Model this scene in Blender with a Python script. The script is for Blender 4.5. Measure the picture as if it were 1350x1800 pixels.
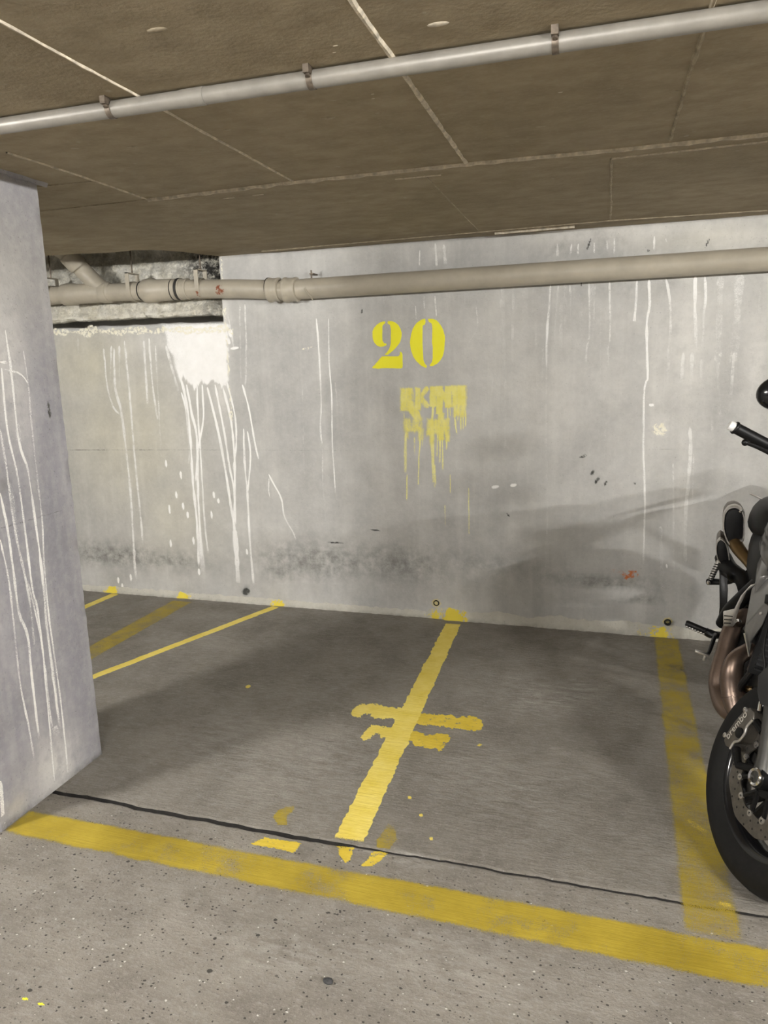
import bpy, bmesh, math, random
import numpy as np
from mathutils import Vector, Matrix, noise as mnoise
random.seed(7)
rng = np.random.default_rng(7)
for o in list(bpy.data.objects):
    bpy.data.objects.remove(o)
scene = bpy.context.scene
COL = scene.collection
# ------------------------------------------------------------------ camera
FPX = 1286.39
C = np.array([0.0, -4.038, 1.5])
FW = np.array([-0.29389696, 0.93437527, -0.20141358])
RT = np.array([0.95520918, 0.294746, -0.02646151])
UP = np.array([-0.03464086, 0.20016906, 0.97914879])
cam_d = bpy.data.cameras.new('camera')
cam = bpy.data.objects.new('camera', cam_d)
COL.objects.link(cam)
cam_d.sensor_fit = 'VERTICAL'
cam_d.sensor_height = 24.0
cam_d.lens = FPX * 24.0 / 1800.0
cam_d.clip_start = 0.02
M = Matrix(((RT[0], UP[0], -FW[0], C[0]), (RT[1], UP[1], -FW[1], C[1]), (RT[2], UP[2], -FW[2], C[2]), (0, 0, 0, 1)))
cam.matrix_world = M
scene.camera = cam
# ------------------------------------------------------------------ world, exposure
world = bpy.data.worlds.new('world')
scene.world = world
world.use_nodes = True
world.node_tree.nodes['Background'].inputs[0].default_value = (0.75, 0.74, 0.7, 1)
world.node_tree.nodes['Background'].inputs[1].default_value = 0.0
vs = scene.view_settings
vs.view_transform = 'Standard'
vs.look = 'None'
vs.exposure = 1.45
vs.gamma = 1.0
vs.use_curve_mapping = False
scene.cycles.transparent_max_bounces = 24
LAMP_STRENGTH = 300.0
LAMP_COLOR = (1.0, 0.98, 0.945)
# (x, y, power factor, turn) of the fluorescent battens on the aisle ceiling
LAMPS = [(-3.5, -4.4, 2.4, 0.0), (-0.45, -4.35, 0.7, 0.0), (2.4, -4.7, 2.4, 1.15), (5.95, -3.9, 4.4, 0.25)]
ZC = 2.131          # ceiling height
XP = -1.895         # pillar side face
XL, XR, YF = -6.0, 7.0, -9.0

# ------------------------------------------------------------------ geometry helpers
def ray(x, y):
    return FW * FPX + RT * (x - 675.0) - UP * (y - 900.0)
def wp(x, y, Y=0.0):
    d = ray(x, y); t = (Y - C[1]) / d[1]; return C + d * t
def fp(x, y, Z=0.0):
    d = ray(x, y); t = (Z - C[2]) / d[2]; return C + d * t
def cp(x, y):
    return fp(x, y, ZC)
def pp(x, y, X=XP):
    d = ray(x, y); t = (X - C[0]) / d[0]; return C + d * t

class MB:
    def __init__(self):
        self.v = []; self.f = []; self.a = []
    def add(self, verts, faces, alpha=None):
        n = len(self.v)
        self.v += [tuple(map(float, p)) for p in verts]
        self.f += [tuple(i + n for i in q) for q in faces]
        self.a += list(alpha) if alpha is not None else [1.0] * len(verts)
        return self
    def box(self, x0, x1, y0, y1, z0, z1):
        v = [(x0,y0,z0),(x1,y0,z0),(x1,y1,z0),(x0,y1,z0),(x0,y0,z1),(x1,y0,z1),(x1,y1,z1),(x0,y1,z1)]
        return self.add(v, [(0,3,2,1),(4,5,6,7),(0,1,5,4),(1,2,6,5),(2,3,7,6),(3,0,4,7)])
    def grid(self, P, alpha=None, closed_u=False, closed_v=False, cap=False):
        P = np.asarray(P, float); n, m = P.shape[:2]
        fs = []
        for i in range(n if closed_u else n - 1):
            for j in range(m if closed_v else m - 1):
                i2, j2 = (i + 1) % n, (j + 1) % m
                fs.append((i*m+j, i2*m+j, i2*m+j2, i*m+j2))
        if cap:
            fs.append(tuple(range(m))); fs.append(tuple((n-1)*m + j for j in range(m-1, -1, -1)))
        return self.add(P.reshape(-1, 3), fs, None if alpha is None else np.asarray(alpha).ravel())
    def tube(self, pts, r, seg=14, cap=True, sub=1):
        pts = [np.array(p, float) for p in pts]
        rs = list(r) if hasattr(r, '__len__') else [r] * len(pts)
        if sub > 1 and len(pts) > 2:
            q = []; rr = []
            for i in range(len(pts) - 1):
                p0 = pts[max(i-1, 0)]; p1 = pts[i]; p2 = pts[i+1]; p3 = pts[min(i+2, len(pts)-1)]
                for k in range(sub):
                    t = k / sub
                    q.append(0.5*((2*p1)+(-p0+p2)*t+(2*p0-5*p1+4*p2-p3)*t*t+(-p0+3*p1-3*p2+p3)*t**3))
                    rr.append(rs[i]*(1-t)+rs[i+1]*t)
            q.append(pts[-1]); rr.append(rs[-1]); pts, rs = q, rr
        rows = []; nrm = None
        for i, p in enumerate(pts):
            d = pts[min(i+1, len(pts)-1)] - pts[max(i-1, 0)]
            if i > 0 and i < len(pts)-1 and np.linalg.norm(d) < 1e-9: d = pts[i+1]-pts[i]
            L = np.linalg.norm(d)
            d = d / L if L > 1e-9 else np.array([0, 0, 1.0])
            if nrm is None:
                nrm = np.cross(d, [0, 0, 1.0]) if abs(d[2]) < 0.9 else np.cross(d, [1.0, 0, 0])
            nrm = nrm - d * np.dot(nrm, d); nrm /= np.linalg.norm(nrm)
            b = np.cross(d, nrm)
            rows.append([p + rs[i]*(math.cos(a)*nrm + math.sin(a)*b) for a in np.linspace(0, 2*math.pi, seg, endpoint=False)])
        return self.grid(rows, closed_v=True, cap=cap)
    def lathe(self, c, ax, prof, seg=32, closed=False):
        """prof: list of (offset along axis, radius)"""
        c = np.array(c, float); ax = np.array(ax, float); ax /= np.linalg.norm(ax)
        e = np.cross(ax, [0, 0, 1.0]) if abs(ax[2]) < 0.9 else np.cross(ax, [1.0, 0, 0])
        e /= np.linalg.norm(e); b = np.cross(ax, e)
        rows = [[c + ax*o + r*(math.cos(t)*e + math.sin(t)*b) for t in np.linspace(0, 2*math.pi, seg, endpoint=False)] for o, r in prof]
        return self.grid(rows, closed_v=True, closed_u=closed)
    def prism(self, poly, ext):
        """poly: 3D outline, ext: extrusion vector"""
        poly = [np.array(p, float) for p in poly]; n = len(poly); ext = np.array(ext, float)
        v = poly + [p + ext for p in poly]
        f = [tuple(range(n)), tuple(range(2*n-1, n-1, -1))] + [(i, n+i, n+(i+1) % n, (i+1) % n) for i in range(n)]
        return self.add(v, f)
    def ball(self, c, r, seg=12, rings=8, sc=(1, 1, 1)):
        rows = []
        for i in range(rings+1):
            t = math.pi*i/rings
            rows.append([np.array(c)+np.array([max(math.sin(t), 1e-4)*math.cos(a)*r*sc[0], max(math.sin(t), 1e-4)*math.sin(a)*r*sc[1], math.cos(t)*r*sc[2]]) for a in np.linspace(0, 2*math.pi, seg, endpoint=False)])
        return self.grid(rows, closed_v=True)
    def build(self, name, mat, parent=None, smooth=None, bevel=0, recalc=True):
        me = bpy.data.meshes.new(name)
        me.from_pydata(self.v, [], self.f)
        at = me.attributes.new('a', 'FLOAT', 'POINT')
        at.data.foreach_set('value', np.array(self.a, dtype=np.float32))
        if recalc or bevel:
            bm = bmesh.new(); bm.from_mesh(me)
            if bevel:
                bmesh.ops.remove_doubles(bm, verts=bm.verts, dist=1e-6)
                bmesh.ops.bevel(bm, geom=[e for e in bm.edges if len(e.link_faces) == 2 and e.calc_face_angle(0) > 0.5], offset=bevel, segments=2, affect='EDGES', profile=0.5)
            bmesh.ops.recalc_face_normals(bm, faces=bm.faces)
            bm.to_mesh(me); bm.free()
        if smooth:
            me.polygons.foreach_set('use_smooth', [True]*len(me.polygons))
            me.set_sharp_from_angle(angle=math.radians(smooth))
        me.materials.append(mat)
        o = bpy.data.objects.new(name, me)
        COL.objects.link(o)
        if parent: o.parent = parent
        return o

def tag(o, label=None, cat=None, group=None, kind=None):
    if label: o['label'] = label
    if cat: o['category'] = cat
    if group: o['group'] = group
    if kind: o['kind'] = kind
    return o
def empty(name, loc=(0, 0, 0)):
    o = bpy.data.objects.new(name, None); o.empty_display_size = 0.1
    COL.objects.link(o); o.location = loc
    return o
def stain_attr(o, fn):
    me = o.data
    co = np.empty(len(me.vertices)*3, dtype=np.float32); me.vertices.foreach_get('co', co); co = co.reshape(-1, 3)
    col = np.zeros((len(co), 4), dtype=np.float32); col[:, :3] = fn(co); col[:, 3] = 1
    at = me.attributes.new('stain', 'FLOAT_COLOR', 'POINT')
    at.data.foreach_set('color', col.ravel())
def fnoise(x, y, z=0.0):
    return mnoise.noise(Vector((x, y, z)))

# ------------------------------------------------------------------ materials
class NT:
    def __init__(self, name):
        self.m = bpy.data.materials.new(name); self.m.use_nodes = True
        self.t = self.m.node_tree; self.t.nodes.clear()
        self.out = self.t.nodes.new('ShaderNodeOutputMaterial')
    def n(self, typ, **kw):
        nd = self.t.nodes.new('ShaderNode'+typ)
        for k, v in kw.items():
            if k.startswith('i_'):
                key = k[2:]; key = int(key) if key.isdigit() else key
                self.put(nd.inputs[key], v)
            else: setattr(nd, k, v)
        return nd
    def put(self, sock, v):
        if hasattr(v, 'links') or hasattr(v, 'is_linked'): self.t.links.new(v, sock)
        else:
            if isinstance(v, tuple) and len(v) == 3 and sock.type == 'RGBA': v = (*v, 1)
            sock.default_value = v
    def coord(self, scale=(1, 1, 1), rot=(0, 0, 0)):
        tc = self.n('TexCoord')
        mp = self.n('Mapping'); mp.inputs['Scale'].default_value = scale; mp.inputs['Rotation'].default_value = rot
        self.t.links.new(tc.outputs['Object'], mp.inputs['Vector']); return mp.outputs['Vector']
    def noise(self, scale, detail=4, rough=0.55, cs=(1, 1, 1), dist=0.0):
        nd = self.n('TexNoise'); nd.inputs['Scale'].default_value = scale; nd.inputs['Detail'].default_value = detail
        nd.inputs['Roughness'].default_value = rough; nd.inputs['Distortion'].default_value = dist
        self.t.links.new(self.coord(cs), nd.inputs['Vector']); return nd.outputs['Fac']
    def ramp(self, v, p0, p1, c0=0.0, c1=1.0):
        nd = self.n('MapRange'); nd.clamp = True
        self.put(nd.inputs[0], v)
        for i, q in enumerate((p0, p1, c0, c1)): nd.inputs[i+1].default_value = q
        return nd.outputs[0]
    def mix(self, f, a, b, typ='MIX'):
        nd = self.n('Mix', data_type='RGBA', blend_type=typ)
        self.put(nd.inputs[0], f); self.put(nd.inputs[6], a); self.put(nd.inputs[7], b); return nd.outputs[2]
    def math(self, op, a, b=0.0):
        nd = self.n('Math', operation=op); self.put(nd.inputs[0], a); self.put(nd.inputs[1], b); return nd.outputs[0]
    def attr(self, name):
        nd = self.n('Attribute', attribute_name=name); return nd
    def rgb(self, name='stain'):
        s = self.n('SeparateColor'); self.t.links.new(self.attr(name).outputs['Color'], s.inputs[0]); return s.outputs
    def bsdf(self, color, rough=0.8, metal=0.0, bump=None, bstr=0.3, bdist=0.01, spec=0.5, coat=0.0):
        b = self.n('BsdfPrincipled')
        self.put(b.inputs['Base Color'], color); self.put(b.inputs['Roughness'], rough); b.inputs['Metallic'].default_value = metal
        b.inputs['Specular IOR Level'].default_value = spec; b.inputs['Coat Weight'].default_value = coat
        if bump is not None:
            bp = self.n('Bump'); bp.inputs['Strength'].default_value = bstr; bp.inputs['Distance'].default_value = bdist
            self.put(bp.inputs['Height'], bump); self.t.links.new(bp.outputs[0], b.inputs['Normal'])
        return b.outputs[0]
    def done(self, shader):
        self.t.links.new(shader, self.out.inputs[0]); return self.m

def concrete(name, ca, cb, dark=(0.09, 0.09, 0.075), white=(0.82, 0.80, 0.75), warm=(0.58, 0.55, 0.43), streak=True, bscale=40, yellow=False):
    t = NT(name)
    n1 = t.noise(1.3, 6, 0.6, dist=0.4); n2 = t.noise(7, 5, 0.6); n3 = t.noise(bscale, 4, 0.65)
    col = t.mix(t.ramp(n1, 0.3, 0.7), ca, cb)
    s = t.rgb()
    col = t.mix(s[2], col, warm)
    if streak:
        st = t.noise(9, 4, 0.6, cs=(1.0, 1.0, 0.05))
        col = t.mix(t.ramp(st, 0.48, 0.75, 0, 0.26), col, white)
        st2 = t.noise(5, 4, 0.6, cs=(1.3, 1.3, 0.09))
        col = t.mix(t.ramp(st2, 0.52, 0.8, 0, 0.13), col, dark)
    col = t.mix(t.ramp(n2, 0.35, 0.75, 0, 0.32), col, tuple(c*0.55 for c in ca))
    col = t.mix(t.ramp(n3, 0.45, 0.8, 0, 0.16), col, white)
    # blotchy growth and dirt, plus the shade painted on the back wall
    mold_shade = t.math('MULTIPLY', s[0], t.ramp(t.noise(16, 6, 0.7), 0.34, 0.62))
    col = t.mix(mold_shade, col, dark)
    wm = t.math('MULTIPLY', s[1], t.ramp(t.noise(22, 5, 0.65), 0.25, 0.55, 0.35, 1))
    col = t.mix(wm, col, white)
    sp = t.noise(140, 2, 0.5)
    col = t.mix(t.ramp(sp, 0.66, 0.72, 0, 0.35), col, dark)
    if yellow:
        col = t.mix(t.ramp(t.math('ADD', t.math('MULTIPLY', t.attr('a').outputs['Fac'], 0.7), t.noise(55, 4, 0.7)), 0.72, 0.85), col, (0.80, 0.65, 0.08))
    h = t.math('ADD', t.math('MULTIPLY', n2, 0.6), t.math('MULTIPLY', n3, 0.4))
    return t.done(t.bsdf(col, t.ramp(n2, 0.3, 0.7, 0.7, 0.95), bump=h, bstr=0.35, bdist=0.012, spec=0.3))

M_wall = concrete('wall_concrete', (0.43, 0.426, 0.412), (0.62, 0.61, 0.58))
M_pillar = concrete('pillar_concrete', (0.275, 0.272, 0.30), (0.37, 0.362, 0.395))
M_plain = concrete('far_concrete', (0.13, 0.125, 0.115), (0.16, 0.155, 0.14), white=(0.3, 0.3, 0.28))
M_cove = concrete('mortar', (0.44, 0.43, 0.38), (0.58, 0.56, 0.5), streak=False, bscale=60, yellow=True)

def floor_mat():
    t = NT('floor_concrete')
    n1 = t.noise(1.1, 6, 0.6, dist=0.5); n2 = t.noise(5, 6, 0.65)
    br = t.noise(7, 6, 0.75, cs=(2.2, 15, 1), dist=0.25)
    fine = t.noise(120, 3, 0.6); mid = t.noise(26, 5, 0.7, cs=(1, 1.8, 1))
    s = t.rgb()
    col = t.mix(t.ramp(n1, 0.3, 0.72), (0.232, 0.212, 0.185), (0.325, 0.302, 0.268))
    col = t.mix(t.ramp(n2, 0.38, 0.72, 0, 0.6), col, (0.13, 0.115, 0.095))
    brm = t.math('MULTIPLY', t.ramp(t.noise(2.2, 3, 0.5), 0.35, 0.6), t.ramp(s[2], 0, 1, 0.48, 0.13))
    col = t.mix(t.math('MULTIPLY', t.ramp(br, 0.5, 0.72), brm), col, (0.50, 0.485, 0.45))
    col = t.mix(t.math('MULTIPLY', t.ramp(br, 0.45, 0.28), brm), col, (0.10, 0.092, 0.08))
    col = t.mix(t.ramp(mid, 0.5, 0.75, 0, 0.3), col, (0.46, 0.44, 0.41))
    col = t.mix(t.ramp(mid, 0.45, 0.25, 0, 0.3), col, (0.12, 0.108, 0.095))
    col = t.mix(t.math('MULTIPLY', s[0], t.ramp(t.noise(9, 6, 0.7), 0.3, 0.62)), col, (0.085, 0.072, 0.055))
    col = t.mix(t.math('MULTIPLY', s[1], t.ramp(t.noise(12, 6, 0.75, cs=(1, 3, 1)), 0.42, 0.62)), col, (0.58, 0.56, 0.52))
    col = t.mix(t.ramp(fine, 0.55, 0.7, 0, 0.25), col, (0.5, 0.48, 0.45))
    # small dark pits and pale aggregate
    for sc, c, pr, rad in ((38, (0.035, 0.032, 0.03), 0.30, 0.23), (85, (0.04, 0.037, 0.034), 0.45, 0.34), (64, (0.66, 0.64, 0.6), 0.16, 0.24), (15, (0.03, 0.028, 0.026), 0.2, 0.13)):
        vo = t.n('TexVoronoi'); vo.inputs['Scale'].default_value = sc
        t.t.links.new(t.coord((1, 1.25, 1)), vo.inputs['Vector'])
        cs_ = t.n('SeparateColor'); t.t.links.new(vo.outputs['Color'], cs_.inputs[0])
        rr = t.math('MULTIPLY', cs_.outputs[1], rad)
        dd = t.math('ADD', vo.outputs['Distance'], t.math('MULTIPLY', t.math('SUBTRACT', t.noise(sc*2.5, 2, 0.5), 0.5), rad*1.6))
        f = t.ramp(t.math('SUBTRACT', rr, dd), 0.0, 0.03)
        msk = t.math('MULTIPLY', f, t.ramp(cs_.outputs[0], pr, pr-.02))
        msk = t.math('MULTIPLY', msk, t.math('ADD', t.math('MULTIPLY', s[2], 0.75), 0.12))
        col = t.mix(msk, col, c)
    h = t.math('ADD', t.math('MULTIPLY', br, t.ramp(s[2], 0, 1, 0.6, 0.2)), t.math('ADD', t.math('MULTIPLY', fine, 0.25), t.math('MULTIPLY', mid, 0.3)))
    return t.done(t.bsdf(col, t.ramp(n2, 0.3, 0.7, 0.62, 0.85), bump=h, bstr=0.9, bdist=0.009, spec=0.3))
M_floor = floor_mat()

def ceil_mat():
    t = NT('ceiling_concrete')
    n1 = t.noise(1.6, 6, 0.6, dist=0.6); n2 = t.noise(9, 6, 0.65, cs=(1, 1.6, 1)); n3 = t.noise(70, 3, 0.6)
    col = t.mix(t.ramp(n1, 0.3, 0.7), (0.295, 0.24, 0.155), (0.40, 0.335, 0.232))
    col = t.mix(t.ramp(n2, 0.38, 0.7, 0, 0.6), col, (0.20, 0.158, 0.098))
    col = t.mix(t.ramp(n3, 0.5, 0.75, 0, 0.25), col, (0.42, 0.37, 0.28))
    sp = t.noise(24, 2, 0.4)
    col = t.mix(t.ramp(sp, 0.74, 0.78, 0, 0.35), col, (0.5, 0.45, 0.36))
    return t.done(t.bsdf(col, 0.75, bump=n3, bstr=0.25, bdist=0.006, spec=0.3))
M_ceil = ceil_mat()

def flat(name, color, rough=0.6, metal=0.0, var=0.15, scale=30, bump=0.0, spec=0.5, coat=0.0):
    t = NT(name)
    n = t.noise(scale, 4, 0.6)
    col = t.mix(t.ramp(n, 0.3, 0.7, 0, 1), tuple(c*(1-var) for c in color), tuple(min(1, c*(1+var)) for c in color))
    return t.done(t.bsdf(col, rough, metal, bump=n if bump else None, bstr=bump, bdist=0.004, spec=spec, coat=coat))

def paint(name, c0, c1, lo, hi, scale=14, rough=0.6, cs=(1, 1, 1), amin=0.0, amax=1.0, bump=0.0, stip=520):
    """coat of paint on concrete: the mesh attribute 'a' is the coverage, broken up by wear"""
    t = NT(name)
    a = t.attr('a').outputs['Fac']
    n = t.noise(scale, 6, 0.7, cs=cs)
    al = t.math('MULTIPLY', a, t.ramp(n, lo, hi, amin, amax))
    st = t.noise(stip, 2, 0.5)
    cov = t.ramp(t.math('ADD', st, t.math('MULTIPLY', al, 0.64)), 0.81, 0.83)
    n2 = t.noise(scale*0.35, 5, 0.65, cs=cs)
    col = t.mix(t.ramp(n2, 0.3, 0.7), c0, c1)
    b = t.bsdf(col, rough, bump=t.noise(6, 5, 0.7, cs=(1.2, 14, 1)) if bump else None, bstr=bump, bdist=0.006, spec=0.3)
    tr = t.n('BsdfTransparent')
    ms = t.n('MixShader')
    t.t.links.new(cov, ms.inputs[0]); t.t.links.new(tr.outputs[0], ms.inputs[1]); t.t.links.new(b, ms.inputs[2])
    return t.done(ms.outputs[0])

M_yel = paint('yellow_line_paint', (0.82, 0.64, 0.09), (0.93, 0.78, 0.22), 0.28, 0.40, 30, bump=0.6, amin=0.55)
M_yel2 = paint('yellow_dabbed_paint', (0.68, 0.50, 0.045), (0.82, 0.63, 0.09), 0.33, 0.47, 34, bump=0.5, amin=0.25)
M_yel_worn = paint('worn_yellow_paint', (0.29, 0.212, 0.02), (0.56, 0.43, 0.055), 0.30, 0.60, 6, amin=0.38, amax=0.95, bump=0.4)
M_yel_faint = paint('faded_yellow_paint', (0.35, 0.26, 0.03), (0.48, 0.37, 0.055), 0.25, 0.7, 7, amin=0.3, amax=0.8, bump=0.4)
M_sten = paint('stencil_yellow_paint', (0.95, 0.88, 0.03), (0.98, 0.93, 0.06), 0.10, 0.2, 30, amin=0.8)
M_smear = paint('smeared_yellow_paint', (0.84, 0.76, 0.16), (0.92, 0.86, 0.33), 0.28, 0.62, 45, amin=0.8)
M_drip_y = paint('yellow_drip_paint', (0.88, 0.82, 0.28), (0.95, 0.90, 0.45), 0.2, 0.5, 60, amin=0.5)
M_white = paint('white_runs_paint', (0.88, 0.87, 0.84), (0.95, 0.94, 0.92), 0.25, 0.5, 40, amin=0.75)
M_lime = paint('lime_runs', (0.74, 0.73, 0.70), (0.86, 0.85, 0.82), 0.28, 0.6, 26, amin=0.35, amax=0.95)
M_crust = paint('crusted_white_paint', (0.80, 0.76, 0.60), (0.92, 0.90, 0.80), 0.38, 0.56, 55, amin=0.0)
M_scuff = paint('black_scuff', (0.05, 0.05, 0.045), (0.1, 0.1, 0.09), 0.3, 0.55, 30, amin=0.3)
M_orange = paint('orange_scuff', (0.55, 0.16, 0.05), (0.62, 0.22, 0.08), 0.4, 0.6, 45)
M_rust = paint('rust_stain', (0.20, 0.06, 0.03), (0.28, 0.10, 0.05), 0.4, 0.55, 60)
M_seam = flat('laitance_ridge', (0.62, 0.555, 0.44), 0.85, var=0.35, scale=40)
M_seam_dull = flat('dull_ridge', (0.36, 0.305, 0.215), 0.85, var=0.3, scale=40)
M_pvc = flat('painted_pipe', (0.41, 0.37, 0.295), 0.45, var=0.10, scale=9, spec=0.4)
M_steelpipe = flat('steel_pipe', (0.26, 0.243, 0.213), 0.42, metal=0.2, var=0.12, scale=20)
M_clip = flat('pipe_clip_steel', (0.16, 0.13, 0.10), 0.5, metal=0.6, var=0.4, scale=60)
M_rubber = flat('rubber_seal', (0.03, 0.028, 0.025), 0.7)
M_hole = flat('hole_dark', (0.02, 0.02, 0.018), 0.9)
M_joint = flat('joint_filler', (0.018, 0.016, 0.014), 0.95, var=0.5)
M_pebble = flat('pebble', (0.05, 0.05, 0.052), 0.8, var=0.4, scale=90, bump=0.5)

def rock_mat():
    t = NT('rough_concrete')
    n1 = t.noise(14, 6, 0.7); n2 = t.noise(60, 5, 0.7)
    col = t.mix(t.ramp(n1, 0.35, 0.65), (0.70, 0.66, 0.54), (0.92, 0.89, 0.80))
    s = t.rgb()
    col = t.mix(t.ramp(n2, 0.56, 0.74, 0, 0.6), col, (0.2, 0.18, 0.14))
    col = t.mix(t.math('MULTIPLY', s[0], t.ramp(t.noise(20, 6, 0.75), 0.36, 0.54)), col, (0.035, 0.033, 0.03))
    h = t.math('ADD', t.math('MULTIPLY', n1, 0.4), t.math('MULTIPLY', n2, 0.6))
    return t.done(t.bsdf(col, 0.9, bump=h, bstr=1.0, bdist=0.02, spec=0.2))
M_rock = rock_mat()

# ------------------------------------------------------------------ stain fields (dirt and washes, with some painted shade)
def gauss(P, cx, cy, rx, ry, ia=0, ib=2):
    return np.exp(-(((P[:, ia]-cx)/rx)**2 + ((P[:, ib]-cy)/ry)**2))
def wall_stain_shade(P):
    s = np.zeros((len(P), 3))
    def dk(x, y, rx, ry, k):
        q = wp(x, y); s[:, 0] = np.maximum(s[:, 0], k*gauss(P, q[0], q[2], rx, ry))
    def wh(x, y, rx, ry, k):
        q = wp(x, y); s[:, 1] = np.maximum(s[:, 1], k*gauss(P, q[0], q[2], rx, ry))
    def wm(x, y, rx, ry, k):
        q = wp(x, y); s[:, 2] = np.maximum(s[:, 2], k*gauss(P, q[0], q[2], rx, ry))
    dk(200, 975, .45, .085, .75); dk(300, 985, .3, .06, .65); dk(560, 985, .45, .12, .7); dk(690, 990, .4, .12, .6); dk(500, 1000, .2, .08, .6)  # mould spots; the middle ones also paint in the low shadow patch
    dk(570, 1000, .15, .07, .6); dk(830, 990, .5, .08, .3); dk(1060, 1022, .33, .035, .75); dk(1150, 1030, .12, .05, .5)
    dk(1070, 418, .10, .05, .6); dk(985, 435, .1, .05, .4); dk(1140, 500, .3, .05, .25); dk(1000, 480, .4, .06, .2)
    dk(432, 1040, .025, .025, 1.0); dk(640, 1000, .9, .13, .22); dk(1300, 430, .3, .04, .2)  # scuff spot, then painted shade across the wall's lower middle
    dk(1130, 1055, .12, .012, .7); dk(1170, 1073, .12, .01, .5)
    wh(350, 640, .12, .14, .8); wh(300, 600, .2, .06, .5); wh(395, 560, .03, .3, .6); wh(390, 690, .06, .2, .6)
    wh(1165, 745, .06, .07, .5); wh(1210, 600, .12, .35, .5); wh(1150, 640, .05, .4, .3); wh(1060, 410, .5, .05, .45)
    wh(1320, 420, .3, .05, .4); wh(770, 440, .06, .05, .6); wh(1200, 900, .06, .4, .4); wh(850, 640, .35, .35, .2)
    wh(1330, 640, .06, .25, .5); wh(1000, 700, .5, .3, .25)
    wm(220, 760, .5, .55, .75); wm(160, 640, .4, .3, .8); wm(300, 900, .35, .35, .5); wm(1250, 420, .35, .06, .4)
    return np.clip(s, 0, 1)

# ================================================================== SETTING
NX0, NZ0 = -2.245, 1.742      # niche: right jamb, sill height
def make_wall_back():
    xs = np.unique(np.concatenate([np.arange(XL, NX0, 0.035), [NX0], np.arange(NX0+0.03, XR+0.01, 0.035), [XR]]))
    zs = np.unique(np.concatenate([np.arange(-0.05, NZ0, 0.035), [NZ0], np.arange(NZ0+0.03, ZC+0.02, 0.035), [ZC+0.02]]))
    NL = -4.3
    b = MB()
    idx = {}
    for i, x in enumerate(xs):
        for j, z in enumerate(zs):
            yy = 0.0
            if abs(x-NX0) < 1e-6 and z > NZ0-1e-6:
                xx = x + 0.012*fnoise(z*24, 4.0)
            else: xx = x
            zz = z + (0.012*fnoise(x*19, 1.0) if abs(z-NZ0) < 1e-6 and x <= NX0 else 0)
            idx[i, j] = len(b.v); b.v.append((xx, yy, zz)); b.a.append(1.0)
    for i in range(len(xs)-1):
        for j in range(len(zs)-1):
            if xs[i] >= NL and xs[i+1] <= NX0+1e-6 and zs[j] >= NZ0-1e-6: continue
            b.f.append((idx[i, j], idx[i+1, j], idx[i+1, j+1], idx[i, j+1]))
    # jamb and sill of the niche, back of the niche
    D = 0.34
    b.add([(NX0, 0, NZ0-.01), (NX0, D, NZ0-.01), (NX0, D, 2.5), (NX0, 0, 2.5)], [(0, 1, 2, 3)])
    b.add([(NL, 0, NZ0-.004), (NX0, 0, NZ0-.004), (NX0, D, NZ0-.004), (NL, D, NZ0-.004)], [(0, 1, 2, 3)])
    b.add([(NL, D, 1.6), (NX0, D, 1.6), (NX0, D, 2.5), (NL, D, 2.5)], [(0, 1, 2, 3)])
    o = b.build('wall_back', M_wall, smooth=40, recalc=False)
    stain_attr(o, wall_stain_shade)
    return tag(o, 'stained grey concrete back wall painted with a yellow 20', kind='structure')
wall_back = make_wall_back()

def crack_path():
    px = [(107,1393),(180,1406),(250,1421),(320,1433),(420,1452),(500,1466),(575,1480),(640,1490),(700,1500),(830,1522),(960,1545),(1100,1570),(1215,1590),(1349,1611)]
    P = [fp(*q) for q in px]
    return np.array([p[0] for p in P]), np.array([p[1] for p in P])
CX, CY = crack_path()
def crack_y(x):
    return float(np.interp(x, CX, CY)) + 0.008*fnoise(x*9, 2.2) + 0.004*fnoise(x*40, 7.2)
def floor_stain_shade(P):
    s = np.zeros((len(P), 3))
    def put(ch, x, y, rx, ry, k):
        q = fp(x, y); s[:, ch] = np.maximum(s[:, ch], k*gauss(P, q[0], q[1], rx, ry, 0, 1))
    put(0, 1100, 1420, .16, .22, .5); put(0, 190, 1110, .25, .2, .5); put(0, 560, 1110, .6, .14, .35)  # dark blobs paint in the shade beside motorcycle, pillar and wall foot
    put(0, 960, 1130, .45, .16, .4); put(0, 420, 1180, .25, .2, .25); put(0, 120, 1400, .2, .04, .5)  # first two: more painted shade towards the wall
    put(0, 1180, 1175, .1, .1, .6); put(0, 1250, 1500, .12, .1, .3); put(0, 700, 1400, .5, .1, .12)
    put(1, 960, 1225, .22, .12, .8); put(1, 1010, 1205, .12, .05, .8); put(1, 880, 1380, .3, .2, .35); put(1, 520, 1330, .4, .25, .35)
    put(1, 710, 1505, .12, .02, 1.0); put(1, 400, 1300, .3, .25, .3); put(1, 780, 1690, .3, .1, .3); put(1, 500, 1680, .15, .06, .5)
    s[:, 2] = np.clip((-2.05-P[:, 1])/0.15, 0, 1)
    return np.clip(s, 0, 1)
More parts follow.
